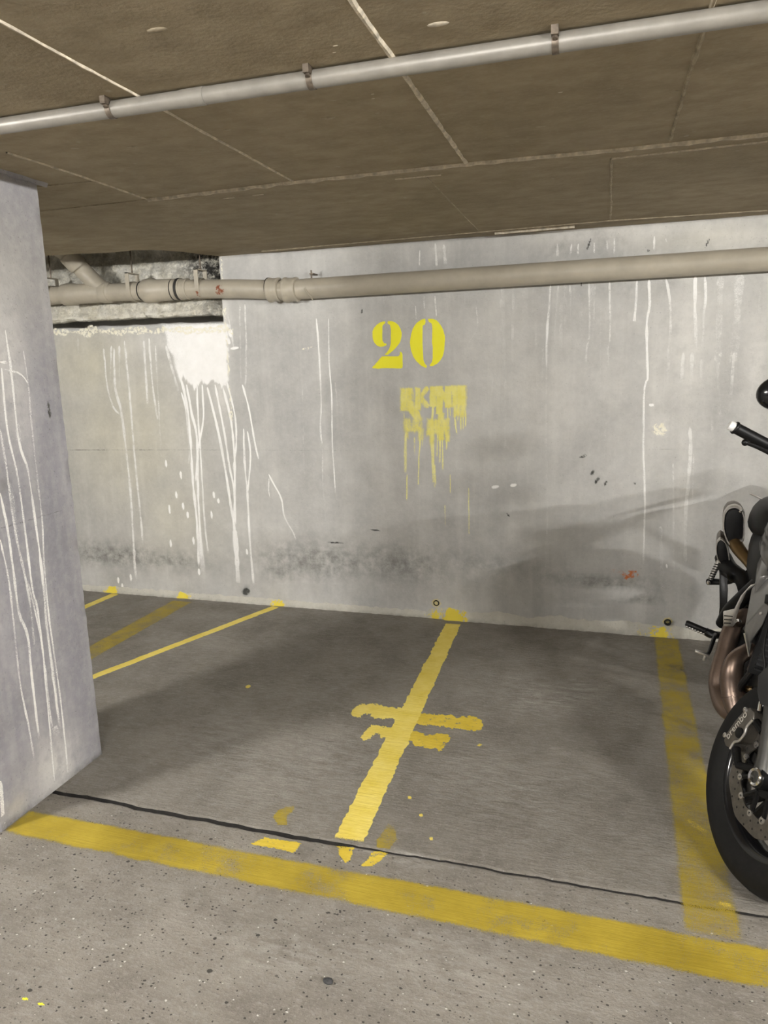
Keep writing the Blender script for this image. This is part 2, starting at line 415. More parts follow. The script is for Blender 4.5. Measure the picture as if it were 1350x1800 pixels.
def make_floor():
    xs = np.concatenate([np.arange(XL, -3.6, 0.12), np.arange(-3.6, 0.9, 0.02), np.arange(0.9, XR+.1, 0.12)])
    rb = np.array([0, .004, .012, .03, .06, .1, .15, .2, .27, .34, .42, .5, .58, .66, .74, .82, .9, .96, 1.0])
    rf = np.concatenate([np.array([0, .001, .003, .008]), np.linspace(.015, .14, 12), [.2, .3, .45, .7, 1.0]])
    P = []
    for x in xs:
        cy = crack_y(x); g = 0.0035 + 0.0025*abs(fnoise(x*14, 9.1)) + (0.004 if x < -0.75 else 0.0)*abs(fnoise(x*5, 1.7)) + (0.004 if x < -0.75 else 0)
        row = []
        yb = cy+g; yf = cy-g-0.001
        for t in rb[::-1]:
            row.append((x, yb+(0.16-yb)*t, -0.0022*(t == 0)))
        row += [(x, yb+.001, -.035), (x, yf-.001, -.035)]
        for t in rf:
            row.append((x, yf+(YF-yf)*t, -0.0022*(t == 0)))
        P.append(row)
    b = MB(); b.grid(P)
    o = b.build('floor', M_floor, recalc=False)
    o.data.materials.append(M_joint)
    nb = len(rb)
    m = len(P[0])-1
    for k, poly in enumerate(o.data.polygons):
        if (k % m) in (nb-1, nb, nb+1): poly.material_index = 1
    stain_attr(o, floor_stain_shade)
    return tag(o, 'grey brushed concrete garage floor with a black expansion joint', kind='structure')
floor = make_floor()

def make_ceiling():
    notch = [(NX0+.01, .0), (-2.285, -.10), (-2.33, -.24), (-2.42, -.37), (-2.53, -.42), (-2.70, -.40), (-2.86, -.45), (-3.05, -.475), (-3.5, -.47), (-4.3, -.47), (-4.3, .4)]
    nn = [notch[0]]
    for a, c in zip(notch[:-2], notch[1:-1]):
        for k in range(1, 7):
            t = k/6; x = a[0]+(c[0]-a[0])*t; y = a[1]+(c[1]-a[1])*t
            nn.append((x, y+0.012*fnoise(x*11, y*11)))
    out = [(XL, YF), (XR, YF), (XR, .4), (NX0+.01, .4)] + nn + [(-4.3, .4), (XL, .4)]
    b = MB(); b.prism([(x, y, ZC) for x, y in out], (0, 0, 0.3))
    o = b.build('ceiling', M_ceil)
    return tag(o, 'low brown concrete ceiling slab with formwork seams', kind='structure')
ceiling = make_ceiling()

for nm, args in (('wall_left', (XL-.2, XL, YF, .2, 0, ZC)), ('wall_right', (XR, XR+.2, YF, .2, 0, ZC)), ('wall_front', (XL, XR, YF-.2, YF, 0, ZC))):
    o = MB().box(*args).build(nm, M_plain)
    stain_attr(o, lambda P: np.zeros((len(P), 3)))
    tag(o, kind='structure')

def make_pillar():
    X0, Y0, Y1 = -2.30, -2.355, -1.835
    b = MB()
    zs = np.arange(0, ZC+.02, 0.03)
    ys = np.linspace(Y0, Y1, 16)
    rows = []
    for z in zs:
        row = []
        j = lambda k: 0.004*fnoise(z*17, k*5.0) - 0.004*max(0, fnoise(z*31, k*9.0+2))
        row.append((X0, Y0, z))
        for i, x in enumerate(np.linspace(X0, XP, 8)[1:-1]): row.append((x, Y0, z))
        row.append((XP-.006, Y0, z)); row.append((XP+j(1), Y0+.006-j(1), z))
        for y in ys[1:-1]: row.append((XP, y, z))
        row.append((XP+j(2), Y1-.006+j(2), z)); row.append((XP-.006, Y1, z))
        row.append((X0, Y1, z))
        rows.append(row)
    b.grid(rows, closed_v=True, cap=True)
    o = b.build('pillar', M_pillar, smooth=35)
    def st(P):
        s = np.zeros((len(P), 3))
        q = pp(100, 1350); s[:, 1] = .7*gauss(P, q[1], q[2], .12, .12, 1, 2)
        q = pp(10, 640); s[:, 1] = np.maximum(s[:, 1], .5*gauss(P, q[1], q[2], .1, .3, 1, 2))
        q = pp(5, 850); s[:, 0] = .5*gauss(P, q[1], q[2], .04, .06, 1, 2)
        s[:, 0] = np.maximum(s[:, 0], .8*np.exp(-(P[:, 2]/.012)**2))
        q = pp(20, 470); s[:, 2] = .3*gauss(P, q[1], q[2], .3, .25, 1, 2)
        q = pp(30, 1415); s[:, 2] = np.maximum(s[:, 2], .4*gauss(P, q[1], q[2], .05, .03, 1, 2))
        return s
    stain_attr(o, st)
    return tag(o, 'grey concrete pillar streaked with white runs at the left', kind='structure')
pillar = make_pillar()

# mortar fillet along the foot of the back wall
def make_cove():
    xs = np.arange(-4.5, 1.6, 0.0125)
    rows = []; al = []
    ends = [(wp(320, 1050, -.04)[0], .045, 1.0), (wp(192, 1046, -.04)[0], .05, .9), (wp(486, 1064, -.04)[0], .05, .8), (wp(797, 1088, -.04)[0], .07, 1.0), (wp(765, 1086, -.04)[0], .07, .55), (wp(1163, 1115, -.04)[0], .06, .7), (wp(1150, 1110, -.04)[0], .10, .4)]
    for x in xs:
        k = 1 + 0.35*fnoise(x*3, 1.0) + 0.3*fnoise(x*13, 2.0)
        k += .25*fnoise(x*31, 6.0); h = 0.036*k + (0.018 if x > -1.0 else 0)*(1+fnoise(x*6, 3.)); d = 0.024*k + (0.012 if x > -0.9 else 0)
        j = lambda s: 0.003*fnoise(x*30, s*7.0)
        rows.append([(x, -d-j(1), -0.004), (x, -d*.9+j(2), 0.010+j(3)), (x, -d*.55+j(4), h*.5+j(5)), (x, -d*.25+j(6), h*.85+j(7)), (x, 0.002, h*1.08)])
        yl = min(1, max(k_*math.exp(-((x-c_)/r_)**2)*(1+.5*fnoise(x*40, 5.5)) for c_, r_, k_ in ends)); al.append([yl, yl, yl*.9, yl*.7, yl*.4])
    b = MB(); b.grid(rows, al)
    o = b.build('baseboard_back', M_cove, smooth=60, recalc=False)
    stain_attr(o, lambda P: np.stack([0.8*np.exp(-((P[:, 2])/.010)**2), 0.2*np.ones(len(P)), 0.25*np.ones(len(P))], 1))
    return tag(o, 'rough mortar fillet along the foot of the back wall', kind='structure')
cove = make_cove()

# rough concrete showing in the niche behind the drain pipe
def make_rock():
    xs = np.linspace(-4.25, NX0-.004, 130)
    prof = [(.30, 1.85), (.20, 1.825), (.10, 1.805), (.05, 1.800), (.022, 1.806), (.014, 1.82), (.02, 1.85), (.035, 1.89), (.05, 1.94), (.07, 2.0), (.09, 2.06), (.11, 2.12), (.12, 2.2), (.13, 2.3), (.13, 2.45)]
    pr = []
    for (a, c), (d, e) in zip(prof[:-1], prof[1:]):
        for k in range(4): pr.append((a+(d-a)*k/4, c+(e-c)*k/4))
    pr.append(prof[-1])
    rows = []
    for x in xs:
        row = []
        e = max(0, (x+2.36)/0.12)
        for y, z in pr:
            dn = 0.03*fnoise(x*7, z*9, 1) + 0.02*fnoise(x*22, z*24, 5) + 0.012*fnoise(x*55, z*60, 8)
            row.append((x, y + dn + 0.09*e*e, z + 0.35*dn - 0.012*e))
        rows.append(row)
    b = MB(); b.grid(rows)
    o = b.build('rough_concrete', M_rock, wall_back, smooth=50, recalc=False)
    def st(P):
        k = np.clip((P[:, 0]+2.62)/.3, 0, 1)
        up = np.clip((P[:, 2]-1.98)/.1, 0, 1)
        return np.stack([np.clip(.22+.8*k*up+.35*k+.12*up, 0, 1)*np.where(P[:, 2] < 1.83, .25+.75*k, 1), 0*k, 0*k], 1)
    stain_attr(o, st)
    o['label'] = 'rough broken concrete exposed behind the drain pipe'
make_rock()

# ------------------------------------------------------------------ ceiling seams
def ridge(pts, w, h, mat, seed, gap=0.0, name='seam_ridge'):
    pts = [np.array(p, float) for p in pts]
    b = MB(); rows = []
    def flush():
        nonlocal rows
        if len(rows) > 1: b.grid(rows)
        rows = []
    s = 0
    for a, c in zip(pts[:-1], pts[1:]):
        L = np.linalg.norm(c-a); n = max(2, int(L/0.015)); d = (c-a)/L; sd = np.array([-d[1], d[0], 0])
        for k in range(n+1):
            p = a+(c-a)*k/n; s += L/n
            if gap and fnoise(s*9, seed*3.3) < gap-0.5: flush(); continue
            ww = w*(1+.6*fnoise(s*14, seed)+.4*fnoise(s*47, seed+3)); hh = h*(1+.5*fnoise(s*20, seed+8))
            off = sd*0.003*fnoise(s*3, seed+5)
            rows.append([p+off-sd*ww/2+[0, 0, .001], p+off-sd*ww*.2-[0, 0, hh], p+off+sd*ww*.2-[0, 0, hh], p+off+sd*ww/2+[0, 0, .001]])
    flush()
    if b.v: b.build(name, mat, ceiling)
def ext(px, py, qx, qy, Y):
    """extend the seam through two ceiling points to depth Y"""
    a, c = cp(px, py), cp(qx, qy); t = (Y-a[1])/(c[1]-a[1]); return a+(c-a)*t
mainl = [cp(260, 350), cp(515, 319), cp(820, 287), cp(1100, 260), cp(1349, 234)]
ridge(mainl+[mainl[-1]+np.array([2.5, 0, 0])], .016, .009, M_seam, 1)
ridge([cp(62, 372), cp(260, 350)], .007, .003, M_seam_dull, 2)
ridge([cp(820, 287), cp(692, 105), ext(692, 105, 620, 0, -4.5)], .015, .006, M_seam, 3)
ridge([cp(515, 318), cp(250, 172), ext(250, 172, 48, 62, -4.5)], .008, .004, M_seam, 4)
ridge([cp(1178, 245), cp(1215, 120), ext(1215, 120, 1255, 0, -4.5)], .012, .005, M_seam_dull, 5)
ridge([cp(260, 350), cp(140, 308), cp(12, 267)], .008, .004, M_seam, 6)
ridge([cp(60, 328), cp(160, 318)], .006, .003, M_seam_dull, 7)
ridge([cp(1075, 278), cp(1349, 248)], .008, .004, M_seam, 8)
ridge([cp(1075, 278), cp(1073, 385)], .010, .004, M_seam_dull, 9)
ridge([cp(740, 300), cp(840, 405)], .007, .002, M_seam_dull, 10)
ridge([cp(460, 441), cp(1073, 387), cp(1349, 369)], .010, .005, M_seam_dull, 11)
ridge([cp(680, 316), cp(875, 298)], .008, .003, M_seam, 12, gap=0.5)
ridge([cp(380, 350), cp(470, 340)], .006, .003, M_seam, 13, gap=0.5)
ridge([cp(870, 408), cp(1010, 396)], .016, .012, M_seam, 14)
ridge([np.array([XP+.004, -2.6, ZC]), np.array([XP+.004, -1.80, ZC])], .018, .012, M_pillar, 15)
# small lumps and chips on the ceiling
for k, (x, y, r) in enumerate([(770, 42, .014), (590, 80, .004), (588, 92, .003), (655, 165, .003), (656, 173, .003), (578, 207, .012), (950, 222, .01), (400, 228, .007), (276, 52, .014), (233, 258, .012), (985, 162, .004), (1190, 160, .005)]):
    q = cp(x, y); b = MB(); b.ball((q[0], q[1], ZC-.0005), r, 10, 6, (1.6, .7, .16))
    b.build('concrete_chip', M_seam if k in (0, 1, 2, 3, 4, 10) else M_seam_dull, ceiling, smooth=60)

# ------------------------------------------------------------------ painted marks
NW = np.array([0, -1.0, 0]); NF = np.array([0, 0, 1.0]); NP = np.array([1.0, 0, 0])
lift = {'n': 0}
def off(n, base=0.00015):
    lift['n'] = (lift['n']+1) % 31
    return n*(base+0.00001*lift['n'])
def drip_into(b, pts, n, w, a0=1.0, a1=1.0, soft=0.55, wob=0.0, seed=0):
    pts = [np.array(p, float) for p in pts]
    q = []
    for i in range(len(pts)-1):
        p0 = pts[max(i-1, 0)]; p1 = pts[i]; p2 = pts[i+1]; p3 = pts[min(i+2, len(pts)-1)]
        k = max(2, int(np.linalg.norm(p2-p1)/0.02))
        for s in range(k):
            t = s/k; q.append(0.5*((2*p1)+(-p0+p2)*t+(2*p0-5*p1+4*p2-p3)*t*t+(-p0+3*p1-3*p2+p3)*t**3))
    q.append(pts[-1]); N = len(q); o = off(n); rows = []; al = []
    for i, p in enumerate(q):
        d = q[min(i+1, N-1)]-q[max(i-1, 0)]; d = d/np.linalg.norm(d); sd = np.cross(n, d); sd /= np.linalg.norm(sd)
        t = i/(N-1); ww = w*(0.85+.45*fnoise(i*.35, seed*1.7+w*900))*(1 if t > .06 else .4+10*t)
        aa = (a0+(a1-a0)*t)*(0.85+.3*fnoise(i*.2, seed+4.4)); aa = max(0, min(1, aa))*(1 if t < .93 else (1-t)/.07*.8+.2)
        p = p+o+sd*wob*fnoise(i*.3, seed+11)
        rows.append([p-sd*ww*.95, p-sd*ww*.5, p+sd*ww*.5, p+sd*ww*.95]); al.append([0, aa, aa, 0])
    b.grid(rows, al)
def runs(name, conv, n, mat, lst, parent, label=None):
    """each entry: (points in px, width m, coverage at top, at bottom); one mesh per run of paint"""
    for i, (pts, w, a0, a1) in enumerate(lst):
        if mat is M_lime: a0, a1 = min(1, a0*1.3), min(1, a1*1.35)
        b = MB(); drip_into(b, [conv(*q) for q in pts], n, w, a0, a1, wob=.002, seed=i+len(pts))
        o = b.build(name, mat, parent, recalc=False)
        if label and i == 0: o['label'] = label
def crop(x0, y0, s):
    return lambda *pts: [(x0+a*s, y0+c*s) for a, c in pts]
c4 = crop(0, 280, .4554); c6 = crop(380, 560, .2445); c5 = crop(560, 520, .2963); cr = crop(850, 360, .3704); c1 = crop(1050, 620, .2778); cpx = crop(0, 560, .5114)
white_runs = [
 (c4((690,820),(720,940),(735,1080),(745,1250),(760,1400),(768,1580)), .015, 1, .9),
 (c4((720,870),(740,980),(760,1080),(765,1300),(780,1560)), .014, 1, .9),
 (c4((760,870),(765,1000),(775,1150),(790,1400),(805,1530)), .011, 1, .6),
 (c4((780,870),(785,1000),(765,1120),(755,1250)), .011, 1, .8),
 (c4((700,900),(716,960),(730,1100),(728,1180)), .010, .9, .5),
 (c4((800,880),(840,1040),(870,1200),(890,1330),(905,1430),(915,1620)), .015, 1, .8),
 (c4((830,870),(865,1050),(885,1180),(905,1290),(908,1420)), .013, 1, .9),
 (c4((860,880),(890,1000),(905,1150),(905,1330),(900,1420)), .012, 1, .9),
 (c4((870,840),(905,980),(912,1090),(900,1200)), .011, 1, .7),
 (c4((940,1040),(945,1180),(955,1290),(965,1480),(980,1650)), .013, .9, .7),
 (c4((955,1050),(967,1150),(955,1290)), .010, .9, .8),
 (c4((935,870),(960,960),(985,1100),(1000,1165)), .010, 1, .7),
 (c4((905,1430),(913,1520),(920,1640)), .030, .9, .5),
 (c4((765,1440),(775,1500),(785,1600)), .032, .8, .4),
 (c6((378,1120),(420,1200),(470,1300),(490,1420),(550,1530),(575,1600)), .009, 1, .5),
 (c6((380,1150),(378,1240),(390,1300)), .007, .8, .5),
 (c6((720,0),(735,180),(745,350),(755,600),(750,800),(765,930)), .009, .9, .5),
 (c6((808,0),(812,300),(830,560),(835,900),(848,1100),(858,1280)), .008, .7, .8),
 (cr((1005,340),(1003,480),(1008,620),(1010,700)), .014, 1, .4),
 (cr((785,355),(788,480),(775,560),(778,800)), .011, 1, .6),
 (cr((1050,340),(1055,450),(1045,520),(1040,700)), .011, .8, .3),
 (cr((318,380),(310,500),(300,620),(298,780)), .010, .8, .7),
 (cr((728,360),(722,480),(715,560)), .012, .9, .8),
 (c1((318,0),(318,170),(298,220),(292,600),(300,870),(300,1000),(290,1370)), .009, .9, .6),
]
runs('paint_run', wp, NW, M_white, white_runs, wall_back, 'white paint run down the back wall')
lime_runs = [
 (c4((440,730),(445,880),(465,960),(480,1060),(505,1300),(520,1560),(530,1630)), .014, .9, .8),
 (c4((480,700),(500,900),(520,1150),(545,1400),(550,1490)), .013, .8, .8),
 (c4((400,730),(415,880),(440,960),(465,985)), .012, .8, .6),
 (c4((555,700),(570,950)), .014, .9, .7), (c4((575,690),(590,880),(610,1010)), .013, .9, .6),
 (c4((600,720),(615,1000),(625,1200)), .011, .7, .3), (c4((460,720),(462,900)), .012, .7, .3), (c4((430,720),(425,860)), .010, .7, .3),
 (c4((300,690),(303,760)), .01, .6, .3), (c4((640,720),(690,900)), .014, .8, .5),
 (c4((880,600),(905,740)), .010, .8, .5), (c4((945,560),(950,700),(948,880)), .010, .8, .5), (c4((925,560),(930,870)), .009, .6, .4),
 (c6((765,930),(768,1200),(800,1580)), .007, .5, .3), (c6((855,460),(875,650)), .006, .6, .3), (c6((620,480),(630,1000),(645,1500)), .006, .4, .2),
 (c5((690,0),(700,130)), .007, .9, .6), (c5((575,60),(580,150)), .006, .8, .5), (c5((625,0),(628,90)), .006, .6, .3), (c5((385,0),(388,70)), .006, .6, .3),
 (c5((935,60),(940,190),(880,290)), .006, .6, .4), (c5((1035,490),(1020,620),(980,670),(985,750)), .006, .6, .3),
 (cr((355,380),(345,500),(335,640)), .009, .7, .3), (cr((410,380),(412,440)), .009, .8, .5), (cr((500,370),(503,600),(490,680),(485,760)), .009, .8, .5),
 (cr((530,365),(515,700)), .009, .5, .2), (cr((598,365),(600,620),(590,680),(590,760)), .009, .8, .4), (cr((865,350),(885,460),(887,600),(875,700),(880,760)), .010, .8, .4),
 (cr((1125,340),(1120,500),(1110,760)), .030, .6, .4), (cr((1215,330),(1200,600),(1180,760)), .040, .5, .4), (cr((190,400),(190,640)), .02, .35, .2),
 (cr((350,185),(352,255)), .010, .9, .7), (cr((418,185),(412,250)), .009, .8, .6), (cr((450,185),(448,245)), .009, .8, .6), (cr((525,180),(525,240)), .009, .8, .6),
 (cr((585,170),(588,235)), .008, .7, .5), (cr((620,160),(620,240)), .009, .9, .7), (cr((810,150),(808,225)), .008, .8, .7), (cr((865,160),(868,190)), .008, .6, .5),
 (c1((585,470),(590,620),(575,830),(560,1000),(555,1350)), .016, .7, .5), (c1((480,700),(485,1400)), .008, .6, .4), (c1((450,0),(445,400)), .018, .5, .2),
 (c1((545,0),(530,200)), .014, .7, .4), (c1((600,0),(595,250)), .016, .7, .4), (c1((660,40),(655,230)), .014, .6, .3), (c1((865,0),(845,280)), .014, .8, .4), (c1((400,1100),(410,1500)), .016, .5, .3),
 (c1((70,0),(68,110)), .008, .6, .3), (c1((610,640),(600,1000)), .008, .5, .3),
 ([(765,428),(768,470)], .012, .9, .8), ([(780,430),(783,468)], .016, .9, .8), ([(738,440),(737,470)], .008, .8, .6), ([(963,560),(960,720),(962,900),(958,1030)], .008, .5, .3),
]
for k_ in range(26):
    x_ = 870+470*random.random(); y_ = 488+40*random.random()+(0 if random.random() < .6 else 250*random.random()); L_ = 60+260*random.random()
    lime_runs.append(([(x_, y_), (x_+3*random.uniform(-1, 1), y_+L_*.5), (x_+5*random.uniform(-1, 1), y_+L_)], random.uniform(.006, .018), random.uniform(.3, .5), random.uniform(.1, .3)))
runs('lime_run', wp, NW, M_lime, lime_runs, wall_back, 'pale lime run down the back wall')
pillar_runs = [
 (cpx((18,40),(40,200),(65,420),(95,520),(115,650),(145,880),(160,1050),(195,1330),(210,1420)), .009, .7, .9),
 (cpx((80,110),(97,230),(110,380),(130,560),(145,700),(152,850),(170,1040),(200,1250),(218,1400),(235,1580)), .007, .5, .9),
 (cpx((5,170),(25,380),(60,540),(85,720),(110,920),(130,1010),(155,1210),(175,1380),(190,1450)), .008, .8, .8),
 (cpx((0,380),(20,500),(40,650),(60,770),(95,930),(110,1040),(120,1150)), .008, .6, .6),
 (cpx((0,600),(25,720),(45,860),(65,1010),(95,1090),(110,1240),(135,1450)), .009, .8, .9),
 (cpx((0,760),(30,900),(50,1080),(70,1260),(100,1410),(120,1530)), .007, .7, .7),
 (cpx((95,900),(140,1100),(160,1290),(188,1600)), .007, .6, .9),
 (cpx((150,900),(165,1080),(190,1260),(197,1340)), .006, .6, .8),
 (cpx((15,175),(60,185),(85,205),(97,228)), .005, .7, .8),
 (cpx((30,560),(45,640),(58,760)), .016, .5, .3), (cpx((60,360),(66,440)), .018, .6, .4), (cpx((0,150),(30,152)), .010, .7, .7),
 (cpx((0,1590),(8,1680),(12,1750)), .012, .8, .6), (cpx((190,1400),(195,1450)), .03, .6, .3),
]
runs('paint_run', pp, NP, M_white, pillar_runs, pillar, 'white paint run down the pillar')

def patch(name, conv, n, box, fn, mat, parent, res=0.006, label=None, lift_=None):
    """paint patch as a fine grid over a pixel box; fn(px, py) gives the coverage"""
    x0, y0, x1, y1 = box
    A, Bq = conv(x0, y0), conv(x1, y0); Cq = conv(x0, y1)
    nu = max(3, int(np.linalg.norm(Bq-A)/res)); nv = max(3, int(np.linalg.norm(Cq-A)/res))
    o_ = off(n) if lift_ is None else n*lift_
    rows = []; al = []
    for j in range(nv+1):
        y = y0+(y1-y0)*j/nv
        rows.append([conv(x0+(x1-x0)*i/nu, y)+o_ for i in range(nu+1)])
        al.append([max(0.0, min(1.0, fn(x0+(x1-x0)*i/nu, y))) for i in range(nu+1)])
    # drop cells without any paint
    P = np.array(rows); al = np.array(al); m = nu+1
    b = MB(); b.v = [tuple(p) for p in P.reshape(-1, 3)]; b.a = list(al.ravel())
    for j in range(nv):
        for i in range(nu):
            if al[j:j+2, i:i+2].max() > 0.003: b.f.append((j*m+i, j*m+i+1, (j+1)*m+i+1, (j+1)*m+i))
    o = b.build(name, mat, parent, recalc=False)
    if label: o['label'] = label
    return o
def segd(x, y, ax, ay, bx, by):
    dx, dy = bx-ax, by-ay; t = max(0, min(1, ((x-ax)*dx+(y-ay)*dy)/(dx*dx+dy*dy+1e-9))); return math.hypot(x-ax-dx*t, y-ay-dy*t)
def sm(d, r, s):      # 1 inside radius r, fading over s
    t = max(0, min(1, (r+s-d)/s)); return t*t*(3-2*t)
def soft_rect(x, y, x0, y0, x1, y1, s):
    d = max(x0-x, x-x1, y0-y, y-y1); return sm(d, -s*.5, s)
# solid white area under the niche, ragged at its foot
def white_area(x, y):
    low = 672+22*fnoise(x*.06, 1)+10*fnoise(x*.25, 2)
    lft = 290+ (max(0, y-585))*.32 + 14*fnoise(y*.05, 9)
    d = max(lft-x, x-(398+5*fnoise(y*.1, 3)), 572-y, y-low)
    return sm(d, -4, 14)*(.72+.28*min(1, max(0, (x-300)/60)))
patch('white_paint_patch', wp, NW, (255, 568, 408, 710), white_area, M_white, wall_back, .008, 'solid white paint patch below the drain pipe')
patch('white_paint_crust', wp, NW, (60, 570, 410, 612), lambda x, y: sm(abs(y-(585-x*.014)+6*fnoise(x*.05, 8)), 2+9*fnoise(x*.035, 4), 7+5*fnoise(x*.11, 2)), M_crust, wall_back, .006, 'crusted white paint along the sill of the niche')
patch('white_paint_crust', wp, NW, (380, 452, 425, 740), lambda x, y: sm(abs(x-(389+(y-455)*.065)+3*fnoise(y*.09, 2)), 7*fnoise(y*.05, 5)-.5, 3.5), M_crust, wall_back, .006)
# stencilled number
def poly3(pts, conv, n, h, lift_=.0001):
    P = [conv(*q)+n*lift_ for q in pts]; return P, n*h
s20 = crop(640, 545, .11852)
def smooth_closed(pts, k=4):
    pts = [np.array(p, float) for p in pts]; N = len(pts); q = []
    for i in range(N):
        p0, p1, p2, p3 = pts[i-1], pts[i], pts[(i+1) % N], pts[(i+2) % N]
        for s in range(k):
            t = s/k; c = 0.5*((2*p1)+(-p0+p2)*t+(2*p0-5*p1+4*p2-p3)*t*t+(-p0+3*p1-3*p2+p3)*t**3)
            lin = p1+(p2-p1)*t
            q.append(tuple(lin*.35+c*.65))
    return q
digits = {
 'two': [[(312,168),(260,175),(205,205),(155,255),(128,310),(124,370),(130,430),(155,485),(195,530),(245,545),(300,535),(330,520),(328,495),(300,492),(278,460),(270,400),(272,240),(290,215),(314,190)],
         [(352,165),(400,165),(455,180),(510,225),(545,290),(557,350),(550,430),(525,490),(470,560),(410,620),(350,662),(305,662),(340,625),(375,570),(395,500),(398,400),(398,300),(385,225),(350,200)],
         [(262,690),(300,684),(420,686),(510,684),(530,660),(532,625),(550,620),(568,650),(572,760),(566,860),(480,866),(380,862),(280,862),(210,870),(118,858),(160,810),(215,745)]],
 'zero': [[(905,130),(860,140),(800,175),(755,220),(715,300),(692,390),(682,480),(695,590),(725,680),(765,745),(830,810),(890,850),(925,858),(930,825),(900,790),(880,730),(872,600),(866,450),(868,300),(870,235),(900,215),(912,175)],
          [(955,130),(1010,130),(1070,150),(1130,215),(1175,300),(1200,400),(1195,520),(1180,640),(1150,720),(1095,785),(1030,825),(985,832),(975,815),(1005,775),(1018,700),(1018,560),(1008,470),(1012,350),(1012,250),(1000,200),(960,175)]]}
for dn, pieces in digits.items():
    for k, pc in enumerate(pieces):
        q = smooth_closed(pc, 4)
        q = [(x+4*fnoise(x*.03, y*.03, 2), y+4*fnoise(x*.03, y*.03, 7)) for x, y in q]
        b = MB(); P, e = poly3(s20(*q), wp, NW, .0006)
        b.prism(P, e)
        o = b.build('stencil_digit', M_sten, wall_back)
        o['label'] = 'bright yellow stencilled digit %s on the back wall' % dn
# washed-out lettering below it
g = crop(690, 665, .11111)
def blurry(x, y):
    x = (x-690)/.11111; y = (y-665)/.11111; v = 0
    x += 9*fnoise(x*.012, y*.012, 1)
    def S(ax, ay, bx, by, r, s=38, k=1.0): return k*sm(segd(x, y, ax, ay, bx, by), r, s)
    def Rr(a, b_, c, d, k=1.0, s=45): return k*soft_rect(x, y, a-24, b_-20, c+24, d+40*fnoise(x*.03, d)+28, s*1.5)
    v = max(v, Rr(140, 165, 300, 500, .82), S(300, 200, 320, 330, 20, 40, .6), S(290, 420, 400, 640, 45, 60, .8))       # R
    v = max(v, Rr(370, 160, 430, 480, .8), S(430, 320, 540, 165, 22, 40, .75), S(430, 300, 540, 430, 30, 45, .75))      # K
    v = max(v, Rr(612, 145, 675, 430, 1.0, 34))                                                                          # I
    v = max(v, Rr(712, 140, 775, 540, 1.0, 34), Rr(852, 140, 915, 440, 1.0, 34), S(760, 180, 880, 400, 26, 34, .95))    # N
    v = max(v, Rr(950, 130, 1150, 420, .98, 60), Rr(975, 380, 1150, 600, .75, 60))                                       # G
    v = max(v, Rr(190, 640, 460, 830, .72, 80), Rr(200, 800, 240, 930, .6), Rr(420, 800, 480, 960, .7, 60))
    v = max(v, Rr(560, 650, 880, 880, .82, 80), Rr(600, 860, 650, 1020, .7, 50), Rr(740, 560, 800, 960, .8, 50), Rr(850, 640, 885, 980, .75, 40))
    return v*(.98+.4*fnoise(x*.028, y*.005, 6))
patch('washed_lettering', wp, NW, (694, 672, 828, 785), blurry, M_smear, wall_back, .0035, 'washed-out dripping yellow lettering under the number')
ydr = [
 (g((210,860),(205,1000),(205,1200),(205,1400),(200,1520)), .012, .9, .6), (g((345,930),(350,1100),(352,1260)), .007, .9, .5), (g((430,950),(432,1050),(420,1250),(412,1500),(410,1650)), .007, .9, .6),
 (g((475,940),(470,1110)), .006, .8, .5), (g((630,440),(640,520),(620,700),(612,850)), .010, 1, .8), (g((605,900),(615,1050),(625,1250),(640,1500),(650,1680)), .009, 1, .6),
 (g((640,1000),(645,1200),(650,1400),(665,1560)), .008, 1, .8), (g((710,790),(708,1000),(702,1270)), .007, 1, .6), (g((750,900),(752,1100),(745,1370)), .008, 1, .6), (g((785,900),(790,1100),(795,1350),(800,1480)), .008, 1, .6),
 (g((850,960),(855,1060),(850,1160)), .007, .9, .6), (g((870,450),(872,600),(885,760)), .008, 1, .6), (g((905,440),(910,540),(915,620)), .006, .9, .6),
 (g((980,600),(985,700),(970,760)), .006, .9, .5), (g((995,640),(1000,780),(1028,910)), .007, .9, .9), (g((1075,560),(1080,700),(1082,850)), .007, 1, .7), (g((1118,560),(1120,700),(1118,850)), .007, 1, .7),
 (g((1150,500),(1160,640),(1150,800)), .007, 1, .6), (g((1035,600),(1032,700)), .007, .9, .5), (g((150,500),(150,570)), .005, .8, .5), (g((180,540),(190,690)), .005, .8, .5),
 (c5((525,1060),(523,1220)), .007, .8, .8), (c5((780,1060),(782,1180)), .006, .7, .6), (c5((750,1240),(752,1370)), .006, .7, .6), (c5((890,1140),(893,1420)), .006, .7, .7), (c5((595,950),(592,1130)), .006, .8, .6), (c5((685,1000),(690,1150)), .008, .9, .6), (c5((690,1000),(695,1130)), .006, .9, .6),
]
runs('yellow_run', wp, NW, M_drip_y, ydr, wall_back, 'thin run of yellow paint below the lettering')
